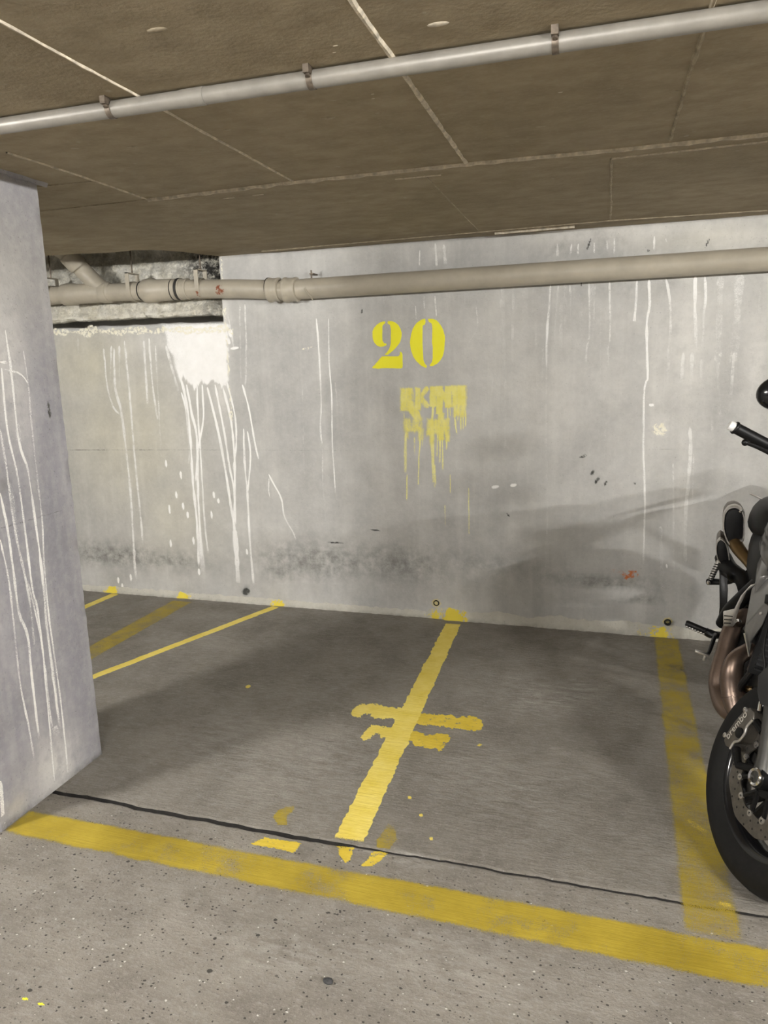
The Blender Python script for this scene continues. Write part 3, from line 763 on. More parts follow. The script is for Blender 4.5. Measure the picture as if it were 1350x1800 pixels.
# scuffs and marks on the wall
def blob(name, conv, n, cx, cy, rx, ry, ang, mat, parent, label=None, k=1.0):
    ca, sa = math.cos(ang), math.sin(ang); R = max(rx, ry)*1.6
    def fn(x, y):
        u, v = (x-cx)*ca+(y-cy)*sa, -(x-cx)*sa+(y-cy)*ca
        return k*sm(math.hypot(u/rx, v/ry)+.25*fnoise(x*.2, y*.2, cx), .6, .8)
    return patch(name, conv, n, (cx-R, cy-R, cx+R, cy+R), fn, mat, parent, .006, label)
for x, y, rx, ry, a in [(1025, 802, 9, 3.5, -.4), (1041, 831, 3.5, 6, .5), (1050, 844, 4, 9, .6), (1064, 850, 3, 6, .5), (1116, 850, 2.5, 2.5, 0), (893, 905, 2, 6, -.7), (590, 954, 17, 2.2, .05), (660, 932, 12, 2, .1), (1022, 500, 2, 5, .3), (1035, 430, 2.2, 14, .35), (1243, 428, 1.8, 12, .45), (1140, 441, 3, 3, 0), (432, 1040, 9, 8, 0), (96, 780, 3, 18, -.15), (636, 547, 2, 6, .1)]:
    if x == 96: blob('scuff_mark', pp, NP, 86, 720, 2.6, 16, -.15, M_scuff, pillar)
    else: blob('scuff_mark', wp, NW, x, y, rx*.85, ry*.85, a, M_scuff, wall_back, k=.85)
blob('orange_mark', wp, NW, 1106, 1010, 17, 8, -.1, M_orange, wall_back, 'small orange scuff low on the back wall')
blob('orange_mark', wp, NW, 1085, 1004, 20, 5, .1, M_orange, wall_back, k=.4)
blob('dark_streak', wp, NW, 580, 770, 3, 60, -.05, M_scuff, wall_back, k=.22)
for x, y, rx, ry in [(870, 856, 7, 3), (902, 853, 6, 3), (1145, 712, 5, 3), (1172, 995, 2, 4), (1160, 755, 14, 12), (405, 585, 4, 8), (402, 600, 3, 6), (412, 612, 8, 2.5), (540, 612, 10, 2)]:
    blob('paint_fleck', wp, NW, x, y, rx, ry, -.2, M_crust if rx > 9 else M_white, wall_back)
for x, y in [(292, 815), (318, 835), (310, 870), (298, 895), (322, 890), (330, 905), (376, 870), (384, 880), (230, 1015), (208, 1020), (215, 1030), (300, 955), (434, 970), (350, 1005), (372, 905), (340, 950)]:
    blob('paint_fleck', wp, NW, x, y, 2.0, 5+3*random.random(), -.1, M_white, wall_back)
# pencilled formwork line on the wall
b = MB(); drip_into(b, [wp(70, 791), wp(400, 791), wp(590, 792), wp(760, 792)], NW, .0035, .75, .25)
b.build('form_line', M_scuff, wall_back, recalc=False)
b = MB(); drip_into(b, [wp(1140, 790), wp(1260, 789)], NW, .004, .6, .3)
b.build('form_line', M_scuff, wall_back, recalc=False)
b = MB(); drip_into(b, [pp(0, 929), pp(60, 912), pp(112, 896)], NP, .004, .6, .5)
b.build('form_line', M_scuff, pillar, recalc=False)
# weep holes with yellow paint round them
for x, y in [(767, 1060), (1173, 1092)]:
    q = wp(x, y); yy = -.003 if x < 1000 else -.022
    b = MB(); b.lathe((q[0], yy+.004, q[2]), (0, -1, 0), [(0, .019), (.004, .018), (.005, .012), (-.03, .011), (-.032, .0005)], 20)
    o = b.build('weep_hole', M_hole, wall_back, smooth=40)
    blob('yellow_ring', wp, NW*1.0, x, y, 10, 8, 0, M_yel, wall_back, k=.5)
    if x > 1000: o['label'] = 'small round weep hole ringed with yellow paint'

# ------------------------------------------------------------------ floor lines
def stripe(name, A, B, wa, wb, mat, label, jit=.006, alpha=1.0, soft=False, seed=0, lift_=None, bend=0.0):
    """painted stripe from A to B on the floor"""
    A = np.array([A[0], A[1], 0.]); B = np.array([B[0], B[1], 0.]); L = np.linalg.norm(B-A); d = (B-A)/L; sd = np.array([-d[1], d[0], 0]); n = int(L/.012)
    lz = .00018 if lift_ is None else lift_
    rows = []; al = []
    for i in range(n+1):
        t = i/n; p = A+(B-A)*t+[0, 0, lz]+sd*bend*math.sin(t*math.pi); w = wa+(wb-wa)*t
        l = w/2+jit*(.6*fnoise(t*L*9, seed+1)+.55*fnoise(t*L*27, seed+2)+.5*fnoise(t*L*71, seed+3)); r = w/2+jit*(.6*fnoise(t*L*9, seed+5)+.55*fnoise(t*L*27, seed+6)+.5*fnoise(t*L*71, seed+7))
        es = .012 if soft else .002
        rows.append([p+sd*(l+es), p+sd*(l-es), p+sd*l*.5, p, p-sd*r*.5, p-sd*(r-es), p-sd*(r+es)])
        e = alpha*min(1, i/2+.2, (n-i)/2+.2)
        al.append([0, e, e, e, e, e, 0])
    b = MB(); b.grid(rows, al)
    o = b.build(name, mat, floor, recalc=False)
    o['label'] = label
    return o
A, Bq = fp(797, 1096), fp(612, 1478)
stripe('floor_line', A, Bq, .088, .098, M_yel, 'bright yellow line down the middle of the bay', seed=1, jit=.011, lift_=.00045)
stripe('floor_line', (.316, -.03), (.300, -2.22), .128, .150, M_yel_faint, 'faded yellow line along the right side of the bay', soft=True, seed=2)
stripe('floor_line', (-1.90, -2.288), (2.6, -2.288), .122, .150, M_yel_worn, 'broad worn yellow line across the front of the bay', soft=True, seed=3, jit=.005, lift_=.0003)
stripe('floor_line', fp(486, 1066), (-2.50, -1.42), .055, .050, M_yel, 'thin yellow line running behind the pillar', seed=4, lift_=.0003)
stripe('floor_line', fp(322, 1056), (-2.66, -1.9), .15, .14, M_yel_faint, 'faded yellow line beyond the thin line', soft=True, seed=5)
stripe('floor_line', (-3.19, -.03), (-3.30, -1.5), .06, .055, M_yel, 'short yellow line end at the far left of the wall', seed=6, lift_=.0003)
# dabbed cross strokes over the middle line
k4 = crop(560, 1180, .25185)
def strokes(segs):
    def fn(x, y):
        v = 0
        for (ax, ay), (bx, by), r in segs:
            d = segd(x, y, ax, ay, bx, by)+3.4*fnoise(x*.16, y*.16, ax)+2.6*fnoise(x*.5, y*.5, 3)
            v = max(v, sm(d, r, 1.6))
        return v
    return fn
def sg(pts, r): 
    q = k4(*pts); return [(q[i], q[i+1], r) for i in range(len(q)-1)]
patch('cross_stroke', fp, NF, (608, 1228, 725, 1275), strokes(sg([(260,290),(300,262),(420,265)], 8)+sg([(400,285),(620,300)], 9.5)), M_yel, floor, .005, 'dabbed yellow cross stroke on the middle line', .00022)
patch('cross_stroke', fp, NF, (715, 1240, 862, 1296), strokes(sg([(690,330),(880,345)], 9)+sg([(900,350),(1010,365)], 10)+sg([(1050,360),(1100,370)], 11.5)), M_yel2, floor, .005, 'dabbed yellow cross stroke right of the middle line', .00026)
patch('cross_stroke', fp, NF, (628, 1268, 715, 1312), strokes(sg([(325,460),(380,405),(480,410)], 6)+sg([(460,430),(560,440)], 9)), M_yel, floor, .005, 'short dabbed yellow cross stroke left of the middle line', .0003)
patch('cross_stroke', fp, NF, (705, 1278, 805, 1325), strokes(sg([(640,450),(720,470)], 9)+sg([(740,480),(890,465)], 7)+sg([(690,490),(850,520)], 7)), M_yel2, floor, .005, 'short dabbed yellow cross stroke right of the middle line', .00034)
# worn-off remains of an older floor number
k3 = crop(400, 1380, .2963)
def poly_cov(pts, s=2.0):
    def inside(x, y):
        c = False; n = len(pts)
        for i in range(n):
            (x1, y1), (x2, y2) = pts[i], pts[(i+1) % n]
            if (y1 > y) != (y2 > y) and x < (x2-x1)*(y-y1)/(y2-y1)+x1: c = not c
        return c
    def fn(x, y):
        d = min(segd(x, y, *pts[i], *pts[(i+1) % len(pts)]) for i in range(len(pts)))
        d += 1.2*fnoise(x*.3, y*.3, 4)
        return sm(-d if inside(x, y) else d, 0, s)
    return fn
for pc, mt in [([(270,190),(300,150),(350,130),(400,125),(385,160),(350,180),(350,235),(300,235)], M_yel_faint), ([(145,350),(220,315),(430,345),(395,400),(270,370)], M_yel2), ([(880,330),(930,270),(950,230),(990,250),(1005,320),(960,380),(890,370)], M_yel_faint), ([(655,365),(745,375),(725,440),(700,460),(665,410)], M_yel2), ([(865,395),(945,405),(900,450),(850,480),(790,480),(830,450)], M_yel2)]:
    q = k3(*pc); xs_ = [p[0] for p in q]; ys_ = [p[1] for p in q]
    patch('old_paint', fp, NF, (min(xs_)-4, min(ys_)-4, max(xs_)+4, max(ys_)+4), poly_cov(q), mt, floor, .006)
for x, y in [(740, 1433), (758, 1475), (720, 1402)]:
    blob('paint_fleck', fp, NF, x, y, 3, 3, 0, M_yel, floor)
for x, y, r in [(44, 1756, 5), (72, 1765, 5), (843, 1310, 4), (436, 1207, 5)]:
    blob('paint_fleck', fp, NF, x, y, r, r*.55, -.4, M_sten if y > 1700 else M_yel, floor)
blob('oil_stain', fp, NF, 1190, 1172, 26, 7, .3, M_scuff, floor, k=.4)
blob('oil_stain', fp, NF, 1180, 1148, 20, 5, -.2, M_scuff, floor, k=.3)
blob('paint_flake_glint', fp, NF, 1224, 1452, 24, 5, .55, M_yel2, floor, k=.5)  # lighter yellow paints in the highlight on a chipped paint ridge
blob('paint_flake_glint', fp, NF, 1275, 1590, 16, 5, .3, M_yel2, floor, k=.5)
# things lying on the floor
q = fp(577, 1728)
b = MB(); b.ball((0, 0, .006), .012, 12, 8, (1.15, .75, .55)); 
b.v = [(x*(1+.2*fnoise(x*90, y*90)), y*(1+.2*fnoise(x*80, y*80, 4)), z) for x, y, z in b.v]
o = b.build('pebble', M_pebble, smooth=50); o.location = (q[0], q[1], 0.0)
tag(o, 'small dark stone lying on the floor near the front edge', 'stone')

# ================================================================== PIPES
YP = -0.068
def pz(x, y): return wp(x, y, YP)
def make_drain():
    root = empty('drain_pipe', (-0.5, YP, 1.92)); tag(root, 'beige drain pipe with couplings hung along the top of the back wall', 'pipe')
    base = np.array([-0.5, YP, 1.92])
    P = lambda x, z, y=YP: np.array([x, y, z])-base
    XJ = pz(497, 506)[0]
    zr = lambda x: 1.911+(x-XJ)*0.0045
    zl = lambda x: np.interp(x, [-3.6, -2.35, -1.95, XJ], [1.966, 1.950, 1.925, 1.911])
    R = .055
    def part(name, fn, mat=M_pvc, smooth=40, parent=root):
        b = MB(); fn(b); return b.build(name, mat, parent, smooth=smooth)
    part('pipe_length', lambda b: b.tube([P(XJ-.02, zr(XJ)), P(6.9, zr(6.9))], R, 28))
    xc1 = pz(320, 505)[0]
    part('pipe_length', lambda b: b.tube([P(xc1, zl(xc1)), P(-2.1, zl(-2.1)), P(XJ-.06, zl(XJ-.06))], .0535, 28))
    part('pipe_length', lambda b: b.tube([P(-4.2, 1.970), P(-3.0, zl(-3.0)), P(xc1-.02, zl(xc1-.02))], .0535, 28))
    def ringp(x, prof, z):
        d = np.array([1, 0, 0]); return lambda b: b.lathe(P(x, z), d, prof, 30)
    def coup(x, w, r, flip=1, name='coupling'):
        z = zl(x) if x < XJ else zr(x)
        part(name, ringp(x, [(flip*o*w, rr) for o, rr in [(-.5, .053), (-.5, r*.94), (-.42, r), (-.30, r*1.0), (-.22, r*.93), (.2, r*.92), (.35, r*.97), (.45, r*.95), (.5, .053)]], z))
    coup(pz(483, 507)[0], .075, .069)
    coup(pz(512, 505)[0], .085, .070, 1)
    part('rubber_ring', ringp(pz(474, 508)[0], [(-.006, .05), (-.006, .066), (.006, .066), (.006, .05)], zl(pz(474, 508)[0])), M_rubber)
    part('rubber_ring', ringp(pz(316, 503)[0], [(-.008, .05), (-.008, .064), (.008, .064), (.008, .05)], zl(pz(316, 503)[0])), M_rubber)
    coup(pz(325, 503)[0], .06, .063)
    x = pz(285, 503)[0]
    part('coupling', ringp(x, [(-.12, .053), (-.12, .066), (-.10, .072), (-.055, .072), (-.035, .064), (.10, .061), (.11, .053)], zl(x)))
    x = pz(185, 505)[0]
    part('coupling', ringp(x, [(-.02, .053), (-.02, .062), (.03, .062), (.035, .053)], zl(x)))
    x = pz(125, 512)[0]
    part('coupling', ringp(x, [(-.05, .053), (-.05, .065), (-.02, .068), (.03, .066), (.05, .060), (.28, .060), (.30, .053)], zl(x)))
    for q in (249, 181, 119, 306):
        xx = pz(q, 505)[0]; part('rubber_ring', ringp(xx, [(-.003, .05), (-.003, .0562 if q != 306 else .0625), (.003, .0562 if q != 306 else .0625), (.003, .05)], zl(xx)), M_rubber)
    # wye branch rising through the slab opening
    a = pz(183, 512); m = wp(150, 480, YP-.02); e = wp(118, 447, YP-.09); dd = (e-m)/np.linalg.norm(e-m)
    part('wye_branch', lambda b: b.tube([a-base, m-base, e-base, e+dd*.10-base, e+dd*.10+np.array([-.05, .03, .22])-base], .052, 24, sub=4))
    part('coupling', lambda b: b.lathe(e-dd*.05-base, dd, [(-.04, .05), (-.04, .060), (-.02, .062), (.03, .060), (.05, .058), (.052, .05)], 26))
    # strap hangers
    for px_, rod in ((92, 1), (235, 1), (355, 1)):
        x = pz(px_, 510)[0]; z = zl(x)
        h = part('strap_hanger', lambda b: (b.lathe(P(x, z), (1, 0, 0), [(-.014, .0545), (-.014, .0575), (.014, .0575), (.014, .0545)], 28),
                                    b.box(*(x-base[0]-.013, x-base[0]+.013, -.058, -.054, z-base[2], z-base[2]+.105)),
                                    b.box(*(x-base[0]-.013, x-base[0]+.013, .045, .049, z-base[2]+.02, z-base[2]+.105)),
                                    b.box(*(x-base[0]-.013, x-base[0]+.013, -.058, .049, z-base[2]+.100, z-base[2]+.105))))
        part('hanger_rod', lambda b: b.tube([P(x, z+.10), P(x, ZC+.25)], .0045, 8), M_clip, parent=h)
    x = pz(548, 500)[0]; z = zr(x)
    part('wall_clip', lambda b: (b.tube([P(x, z+R*.9, YP), P(x, z+.098, YP)], .005, 8), b.box(x-base[0]-.010, x-base[0]+.012, -.004, .066, z-base[2]+.075, z-base[2]+.083)), M_clip)
    part('wall_clip', lambda b: b.tube([P(x-.01+.016*math.sin(t*2), z+(R+.004)*math.sin(t-1.9), YP-(R+.004)*math.cos(t-1.9)) for t in np.linspace(.2, 1.9, 9)], .0045, 8), M_pvc)
    # rust patches on the pipe
    for cx, cy, w, a0, a1 in ((393, 508, .045, -1.2, .6), (355, 516, .016, -1.3, .1)):
        x = pz(cx, cy)[0]; rows = []; al = []
        for i in range(15):
            u = -1+2*i/14; row = []; ar = []
            for j in range(13):
                v = -1+2*j/12; an = (a0+a1)/2+(a1-a0)/2*v; xx = x+u*w
                row.append(P(xx, zl(xx)+.0548*math.sin(an), YP-.0548*math.cos(an)) if cx != 355 else P(xx, zl(xx)+.0585*math.sin(an), YP-.0585*math.cos(an)))
                ar.append(sm(math.hypot(u, v)+.3*fnoise(u*3, v*3, cx), .3, .6))
            rows.append(row); al.append(ar)
        b = MB(); b.grid(rows, al); b.build('rust_patch', M_rust, root, recalc=False, smooth=60)
make_drain()

def make_conduit():
    q = [fp(x, y, ZC-.021) for x, y in [(10, 219), (370, 165), (760, 110), (1000, 74), (1340, 21)]]
    yy = float(np.mean([p[1] for p in q])); zz = ZC-.021
    root = empty('ceiling_pipe', (0, yy, zz)); tag(root, 'thin silver pipe clipped under the ceiling across the bay', 'pipe')
    b = MB(); b.tube([(-5.9, 0, 0), (6.9, 0, 0)], .0185, 22); b.build('pipe_length', M_steelpipe, root, smooth=40)
    for px_, py_ in ((187, 188), (547, 139), (977, 75)):
        x = fp(px_, py_, zz)[0]
        b = MB(); b.lathe((x, 0, 0), (1, 0, 0), [(-.007, .018), (-.007, .0205), (.007, .0205), (.007, .018)], 22)
        b.box(x-.007, x+.007, -.034, -.014, .004, .021); b.box(x-.007, x+.007, .014, .032, .010, .021)
        c = b.build('pipe_clip', M_clip, root, smooth=30)
        b = MB(); b.lathe((x, -.022, .003), (0, -.3, -1), [(0, .006), (.005, .006), (.006, .0005)], 6); b.build('screw', M_clip, c)
    for x in (-.95, 1.9):
        b = MB(); b.lathe((x, 0, 0), (1, 0, 0), [(-.03, .018), (-.03, .0196), (.03, .0196), (.03, .018)], 22); b.build('pipe_sleeve', M_steelpipe, root, smooth=30)
make_conduit()

# ================================================================== LAMPS (aisle battens behind the camera)
def emis(name, color, s):
    t = NT(name); e = t.n('Emission'); e.inputs[0].default_value = (*color, 1); e.inputs[1].default_value = s
    return t.done(e.outputs[0])
M_lampbody = flat('lamp_housing', (0.75, 0.75, 0.73), 0.5, var=.03)
for i, (x, y, k, turn) in enumerate(LAMPS):
    root = empty('fluorescent_lamp', (x, y, ZC)); root.rotation_euler.z = turn
    tag(root, 'fluorescent batten lamp on the aisle ceiling, %s' % ['first of four from the left', 'second of four from the left', 'third of four from the left', 'last of four from the left'][i], 'lamp', 'aisle ceiling lamps')
    MB().box(-.33, .33, -.035, .035, -.045, 0).build('housing', M_lampbody, root, bevel=.004)
    MB().tube([(-.285, 0, -.075), (.285, 0, -.075)], .016, 12).build('tube', emis('tube_glow_%d' % i, LAMP_COLOR, LAMP_STRENGTH*k), root, smooth=40)
    for s in (-1, 1):
        MB().box(s*.30-.012, s*.30+.012, -.02, .02, -.10, -.04).build('end_cap', M_lampbody, root, bevel=.003)

# ================================================================== MOTORCYCLE
M_tyre = flat('tyre_rubber', (0.009, 0.009, 0.009), 0.65, var=.25, scale=50, spec=.25)
M_blk = flat('black_plastic', (0.006, 0.006, 0.0065), 0.45, var=.2, scale=30, spec=.3)
M_blkg = flat('black_gloss', (0.01, 0.01, 0.011), 0.18, var=.1, spec=.5)
M_blkm = flat('black_metal', (0.010, 0.010, 0.0105), 0.35, metal=.4, var=.2, spec=.35)
M_grey = flat('grey_bodywork', (0.17, 0.166, 0.158), 0.3, metal=.35, var=.05, coat=.3)
M_dgrey = flat('dark_grey_panel', (0.024, 0.024, 0.025), 0.42, var=.1, spec=.3)
M_alu = flat('brushed_aluminium', (0.62, 0.60, 0.57), 0.32, metal=.9, var=.12, scale=60)
M_steel = flat('disc_steel', (0.20, 0.185, 0.165), 0.38, metal=.85, var=.2, scale=60)
M_chrome = flat('bright_metal', (0.78, 0.77, 0.75), 0.15, metal=1.0, var=.04)
M_bronze = flat('heat_tinted_steel', (0.21, 0.155, 0.125), 0.36, metal=.8, var=.18, scale=12)
M_dbronze = flat('dark_bronze', (0.12, 0.095, 0.075), 0.4, metal=.7, var=.1)
M_gold = flat('gold_anodised', (0.26, 0.175, 0.085), 0.3, metal=.85, var=.1)
M_forkg = flat('fork_grey', (0.075, 0.074, 0.07), 0.4, metal=.5, var=.1)
M_cal = flat('caliper_grey', (0.14, 0.128, 0.112), 0.4, metal=.6, var=.1)
M_white_end = flat('white_bar_end', (0.85, 0.84, 0.82), 0.3, var=.03)
M_letter = flat('pale_lettering', (0.52, 0.49, 0.44), 0.5, var=.05)
M_glass = flat('mirror_glass', (0.7, 0.72, 0.74), 0.03, metal=1.0, var=.0)
M_lens = flat('lamp_lens', (0.55, 0.57, 0.6), 0.08, var=.05, coat=.5)
M_red = flat('red_lens', (0.35, 0.015, 0.012), 0.15, var=.1)

PHI, LAM = math.radians(-7), math.radians(14)
BF = np.array([math.sin(PHI), -math.cos(PHI), 0]); BL0 = np.array([math.cos(PHI), math.sin(PHI), 0]); Z1 = np.array([0, 0, 1.0])
BL = BL0*math.cos(LAM)-Z1*math.sin(LAM); BU = Z1*math.cos(LAM)+BL0*math.sin(LAM)
BO = np.array([0.417, -1.97, 0])-BF*0.74
def make_bike():
    root = empty('motorcycle')
    root.matrix_world = Matrix(((BF[0], BL[0], BU[0], BO[0]), (BF[1], BL[1], BU[1], BO[1]), (BF[2], BL[2], BU[2], BO[2]), (0, 0, 0, 1)))
    tag(root, 'grey and black naked motorcycle parked at the right edge of the bay', 'motorcycle')
    def part(name, mat, fn, parent=None, smooth=35, label=None, bevel=0):
        b = MB(); fn(b); o = b.build(name, mat, parent or root, smooth=smooth, bevel=bevel)
        if label: o['label'] = label
        return o
    # steered front-wheel frame, in bike coordinates
    th, le, R = math.radians(21.4), math.radians(20.5), .312
    w = np.array([math.sin(th), -math.cos(th), 0]); n0 = np.array([-math.cos(th), -math.sin(th), 0])
    up = Z1*math.cos(le)-n0*math.sin(le); nn = n0*math.cos(le)+Z1*math.sin(le)
    cw = np.array([.409, -1.962, 0])+up*R
    tl = lambda P: np.array([P@BF, P@BL, P@BU])
    cl, wl, ll, ul = tl(cw-BO), tl(w), tl(-nn), tl(up)
    FR = lambda x, y, z: cl+wl*x+ll*y+ul*z
    ID = lambda x, y, z: np.array([x, y, z], float)
    RW = lambda x, y, z: np.array([-.74+x, y, .318+z])
    rot = lambda f, y, r, t: f(r*math.cos(t), y, r*math.sin(t))
    def wheel(f, R, hw, nm, rim_r, disc_r, discs):
        prof = [(-hw*.72, rim_r), (-hw*.86, rim_r+.015), (-hw*.98, R-.062), (-hw, R-.045), (-hw*.93, R-.026), (-hw*.75, R-.012), (-hw*.45, R-.003), (0, R), (hw*.45, R-.003), (hw*.75, R-.012), (hw*.93, R-.026), (hw, R-.045), (hw*.98, R-.062), (hw*.86, rim_r+.015), (hw*.72, rim_r), (0, rim_r-.005)]
        ts = np.linspace(0, 2*math.pi, 72, endpoint=False)
        ty = part(nm+'_tyre', M_tyre, lambda b: b.grid([[rot(f, y, r, t) for t in ts] for y, r in prof], closed_v=True, closed_u=True), smooth=40)
        def grooves(b):
            for k in range(22):
                t0 = k*2*math.pi/22
                for s in (-1, 1):
                    rows = []
                    for q in range(6):
                        y = s*hw*(.12+.62*q/5); r = R+.0006-.012*max(0, (abs(y)/hw-.45)/.3)**1.4*1.0-.003*min(1, abs(y)/hw/.45)
                        t = t0+.12*q/5+(.14 if s > 0 else 0)
                        rows.append([rot(f, y, r, t), rot(f, y, r, t+.016)])
                    b.grid(rows)
        part('tread_groove', M_hole, grooves, ty)['kind'] = 'stuff'
        rp = [(-hw*.74, rim_r+.006), (-hw*.78, rim_r+.008), (-hw*.78, rim_r-.002), (-hw*.66, rim_r-.012), (-hw*.35, rim_r-.024), (hw*.35, rim_r-.024), (hw*.66, rim_r-.012), (hw*.78, rim_r-.002), (hw*.78, rim_r+.008), (hw*.74, rim_r+.006)]
        rim = part(nm+'_rim', M_blkg, lambda b: b.grid([[rot(f, y, r, t) for t in ts] for y, r in rp], closed_v=True, closed_u=True), smooth=40)
        part('hub', M_blkm, lambda b: b.grid([[rot(f, y, r, t) for t in ts[::3]] for y, r in [(-.062, .001), (-.062, .030), (-.05, .036), (.05, .036), (.062, .030), (.062, .001)]], closed_v=True), rim)
        for k in range(5):
            t0 = 2*math.pi*k/5+.35
            def sp(b, t0=t0):
                for s in (-1, 1):
                    b.tube([rot(f, s*.012, .03, t0), rot(f, s*.008, .09, t0+s*.06), rot(f, 0, rim_r-.018, t0+s*.17)], [.018, .012, .013], 8)
            part('spoke', M_blkm, sp, rim)
        for s in discs:
            y0 = s*.066
            d = part('brake_disc', M_steel, lambda b: b.grid([[rot(f, y0+o*.0025, r+.003*math.sin(9*t), t) for t in ts] for o, r in [(-1, disc_r*.68), (-1, disc_r), (1, disc_r), (1, disc_r*.68)]], closed_v=True, closed_u=True), smooth=30)
            def holes(b):
                for k in range(50):
                    t = 2*math.pi*k/50; r = disc_r*(.75+.20*((k*2) % 5)/4)
                    c = rot(f, y0+s*.003, r, t); e1 = rot(f, y0+s*.003, r+.0035, t)-c; e2 = rot(f, y0+s*.003, r, t+.01)-c; e2 *= np.linalg.norm(e1)/np.linalg.norm(e2)
                    b.add([c+e1*math.cos(a)+e2*math.sin(a) for a in np.linspace(0, 2*math.pi, 8, endpoint=False)], [tuple(range(8))])
            part('drill_hole', M_hole, holes, d, smooth=None)['kind'] = 'stuff'
            def spider(b):
                b.grid([[rot(f, y0+o, r, t) for t in ts[::3]] for o, r in [(-.004, .03), (-.004, .05), (.004, .05), (.004, .03)]], closed_v=True, closed_u=True)
                for k in range(6):
                    t = 2*math.pi*k/6+.2
                    for e in (-.28, .28): b.tube([rot(f, y0, .045, t), rot(f, y0, disc_r*.70, t+e)], [.008, .006], 6)
            part('disc_carrier', M_blkm, spider, d)
            for k in range(6):
                for e in (-.28, .28):
                    t = 2*math.pi*k/6+.2+e; c = rot(f, y0, disc_r*.70, t)
                    part('disc_bobbin', M_alu, lambda b: b.lathe(c, (f(0, 1, 0)-f(0, 0, 0))*s, [(0, .0095), (.006, .0095), (.0065, .004), (.003, .0038), (.003, .0002)], 10), d)
        return rim
    fr = wheel(FR, R, .060, 'front', .212, .158, (-1, 1))
    a = np.radians(0)
    part('tyre_valve', M_alu, lambda b: b.tube([rot(FR, -.01, .19, math.radians(236)), rot(FR, -.05, .172, math.radians(236))], .004, 8), fr)
    wheel(RW, .318, .088, 'rear', .214, .12, (-1,))
    # fork
    ax = (math.sin(math.radians(24)), math.cos(math.radians(24)))
    FK = lambda s, y=0, o=0: FR(-ax[0]*s+ax[1]*o, y, ax[1]*s+ax[0]*o)
    for s in (-1, 1):
        lg = part('fork_leg', M_forkg, lambda b: b.tube([FK(-.015, s*.08), FK(.03, s*.08), FK(.06, s*.08), FK(.30, s*.08), FK(.31, s*.08)], [.026, .028, .0235, .0235, .021], 18))
        part('fork_outer_tube', M_blkm, lambda b: b.tube([FK(.30, s*.08), FK(.305, s*.08), FK(.33, s*.08), FK(.34, s*.08), FK(.76, s*.08)], [.024, .029, .029, .027, .027], 18), lg)
        part('axle_clamp', M_blkm, lambda b: b.tube([FR(0, s*.07, 0), FR(0, s*.102, 0)], .030, 18), lg)
        part('axle_ring', M_chrome, lambda b: b.lathe(FR(0, s*.102, 0), ll*s, [(0, .026), (.007, .026), (.010, .023), (.008, .017), (-.012, .016), (-.013, .0004)], 24), lg, label='bright axle ring')
        # radial brake caliper behind the fork
        u0 = np.array([-.150, .002]); u1 = np.array([-.105, .148]); dv = (u1-u0)/np.linalg.norm(u1-u0); pv = np.array([-dv[1], dv[0]])
        def cpt(t, p, y): q = u0+dv*t+pv*p; return FR(q[0], s*y, q[1])
        outl = [(0, .012), (.004, .032), (.03, .040), (.075, .043), (.12, .040), (.146, .030), (.150, .006), (.135, -.012), (.105, -.010), (.085, -.020), (.055, -.020), (.04, -.008), (.015, -.012)]
        def cal(b):
            b.prism([cpt(t, p, .050) for t, p in outl], ll*s*.058)
        cb = part('brake_caliper', M_cal, cal, bevel=.004, smooth=30)
        part('caliper_mount', M_blkm, lambda b: b.tube([cpt(.02, -.012, .095), cpt(.0, -.06, .095), FR(-.01, s*.085, .02)], [.014, .012, .012], 10), cb)
        part('caliper_mount', M_blkm, lambda b: b.tube([cpt(.13, -.01, .095), cpt(.13, -.05, .09)], .013, 10), cb)
        part('caliper_edge', M_alu, lambda b: b.tube([cpt(t, p-.002, .109) for t, p in [(.012, -.010), (.038, -.007), (.055, -.018), (.085, -.018), (.105, -.008), (.135, -.010)]], .004, 8, sub=3), cb)
        for t, p in ((.02, .036), (.13, .034)):
            part('caliper_bolt', M_alu, lambda b: b.lathe(cpt(t, p, .100), ll*s, [(0, .008), (.012, .008), (.013, .004), (.010, .0035), (.010, .0003)], 10), cb)
        part('piston_cover', M_blkm, lambda b: b.lathe(cpt(.07, -.002, .106), ll*s, [(0, .017), (.006, .016), (.007, .0003)], 16), cb)
        if s == -1:
            cu = bpy.data.curves.new('lettering', 'FONT'); cu.body = 'brembo'; cu.size = .030; cu.extrude = .0006; cu.align_x = 'CENTER'; cu.align_y = 'CENTER'
            tmp = bpy.data.objects.new('lettering_tmp', cu); me = bpy.data.meshes.new_from_object(tmp); bpy.data.objects.remove(tmp)
            ex = cpt(1, 0, .1)-cpt(0, 0, .1); ey = cpt(0, 1, .1)-cpt(0, 0, .1)
            c0 = cpt(.074, .026, .109)
            for v in me.vertices: v.co = Vector(c0+ex*v.co.x*1.12+ey*v.co.y-ll*v.co.z)
            me.materials.append(M_letter); o = bpy.data.objects.new('lettering', me); COL.objects.link(o); o.parent = cb
            o['label'] = 'raised word brembo on the brake caliper'
        hs = part('brake_hose', M_blk, lambda b: b.tube([cpt(.15, .01, .085), FR(-.145, s*.085, .19), FR(-.17, s*.09, .27), FK(.40, s*.10, -.05), FK(.66, s*.07, -.05)], .0045, 8, sub=4))
        part('hose_fitting', M_chrome, lambda b: b.tube([FR(-.118, s*.085, .152), FR(-.130, s*.085, .178)], [.008, .0065], 10), hs)
    part('front_axle', M_alu, lambda b: b.tube([FR(0, -.1, 0), FR(0, .1, 0)], .012, 12))
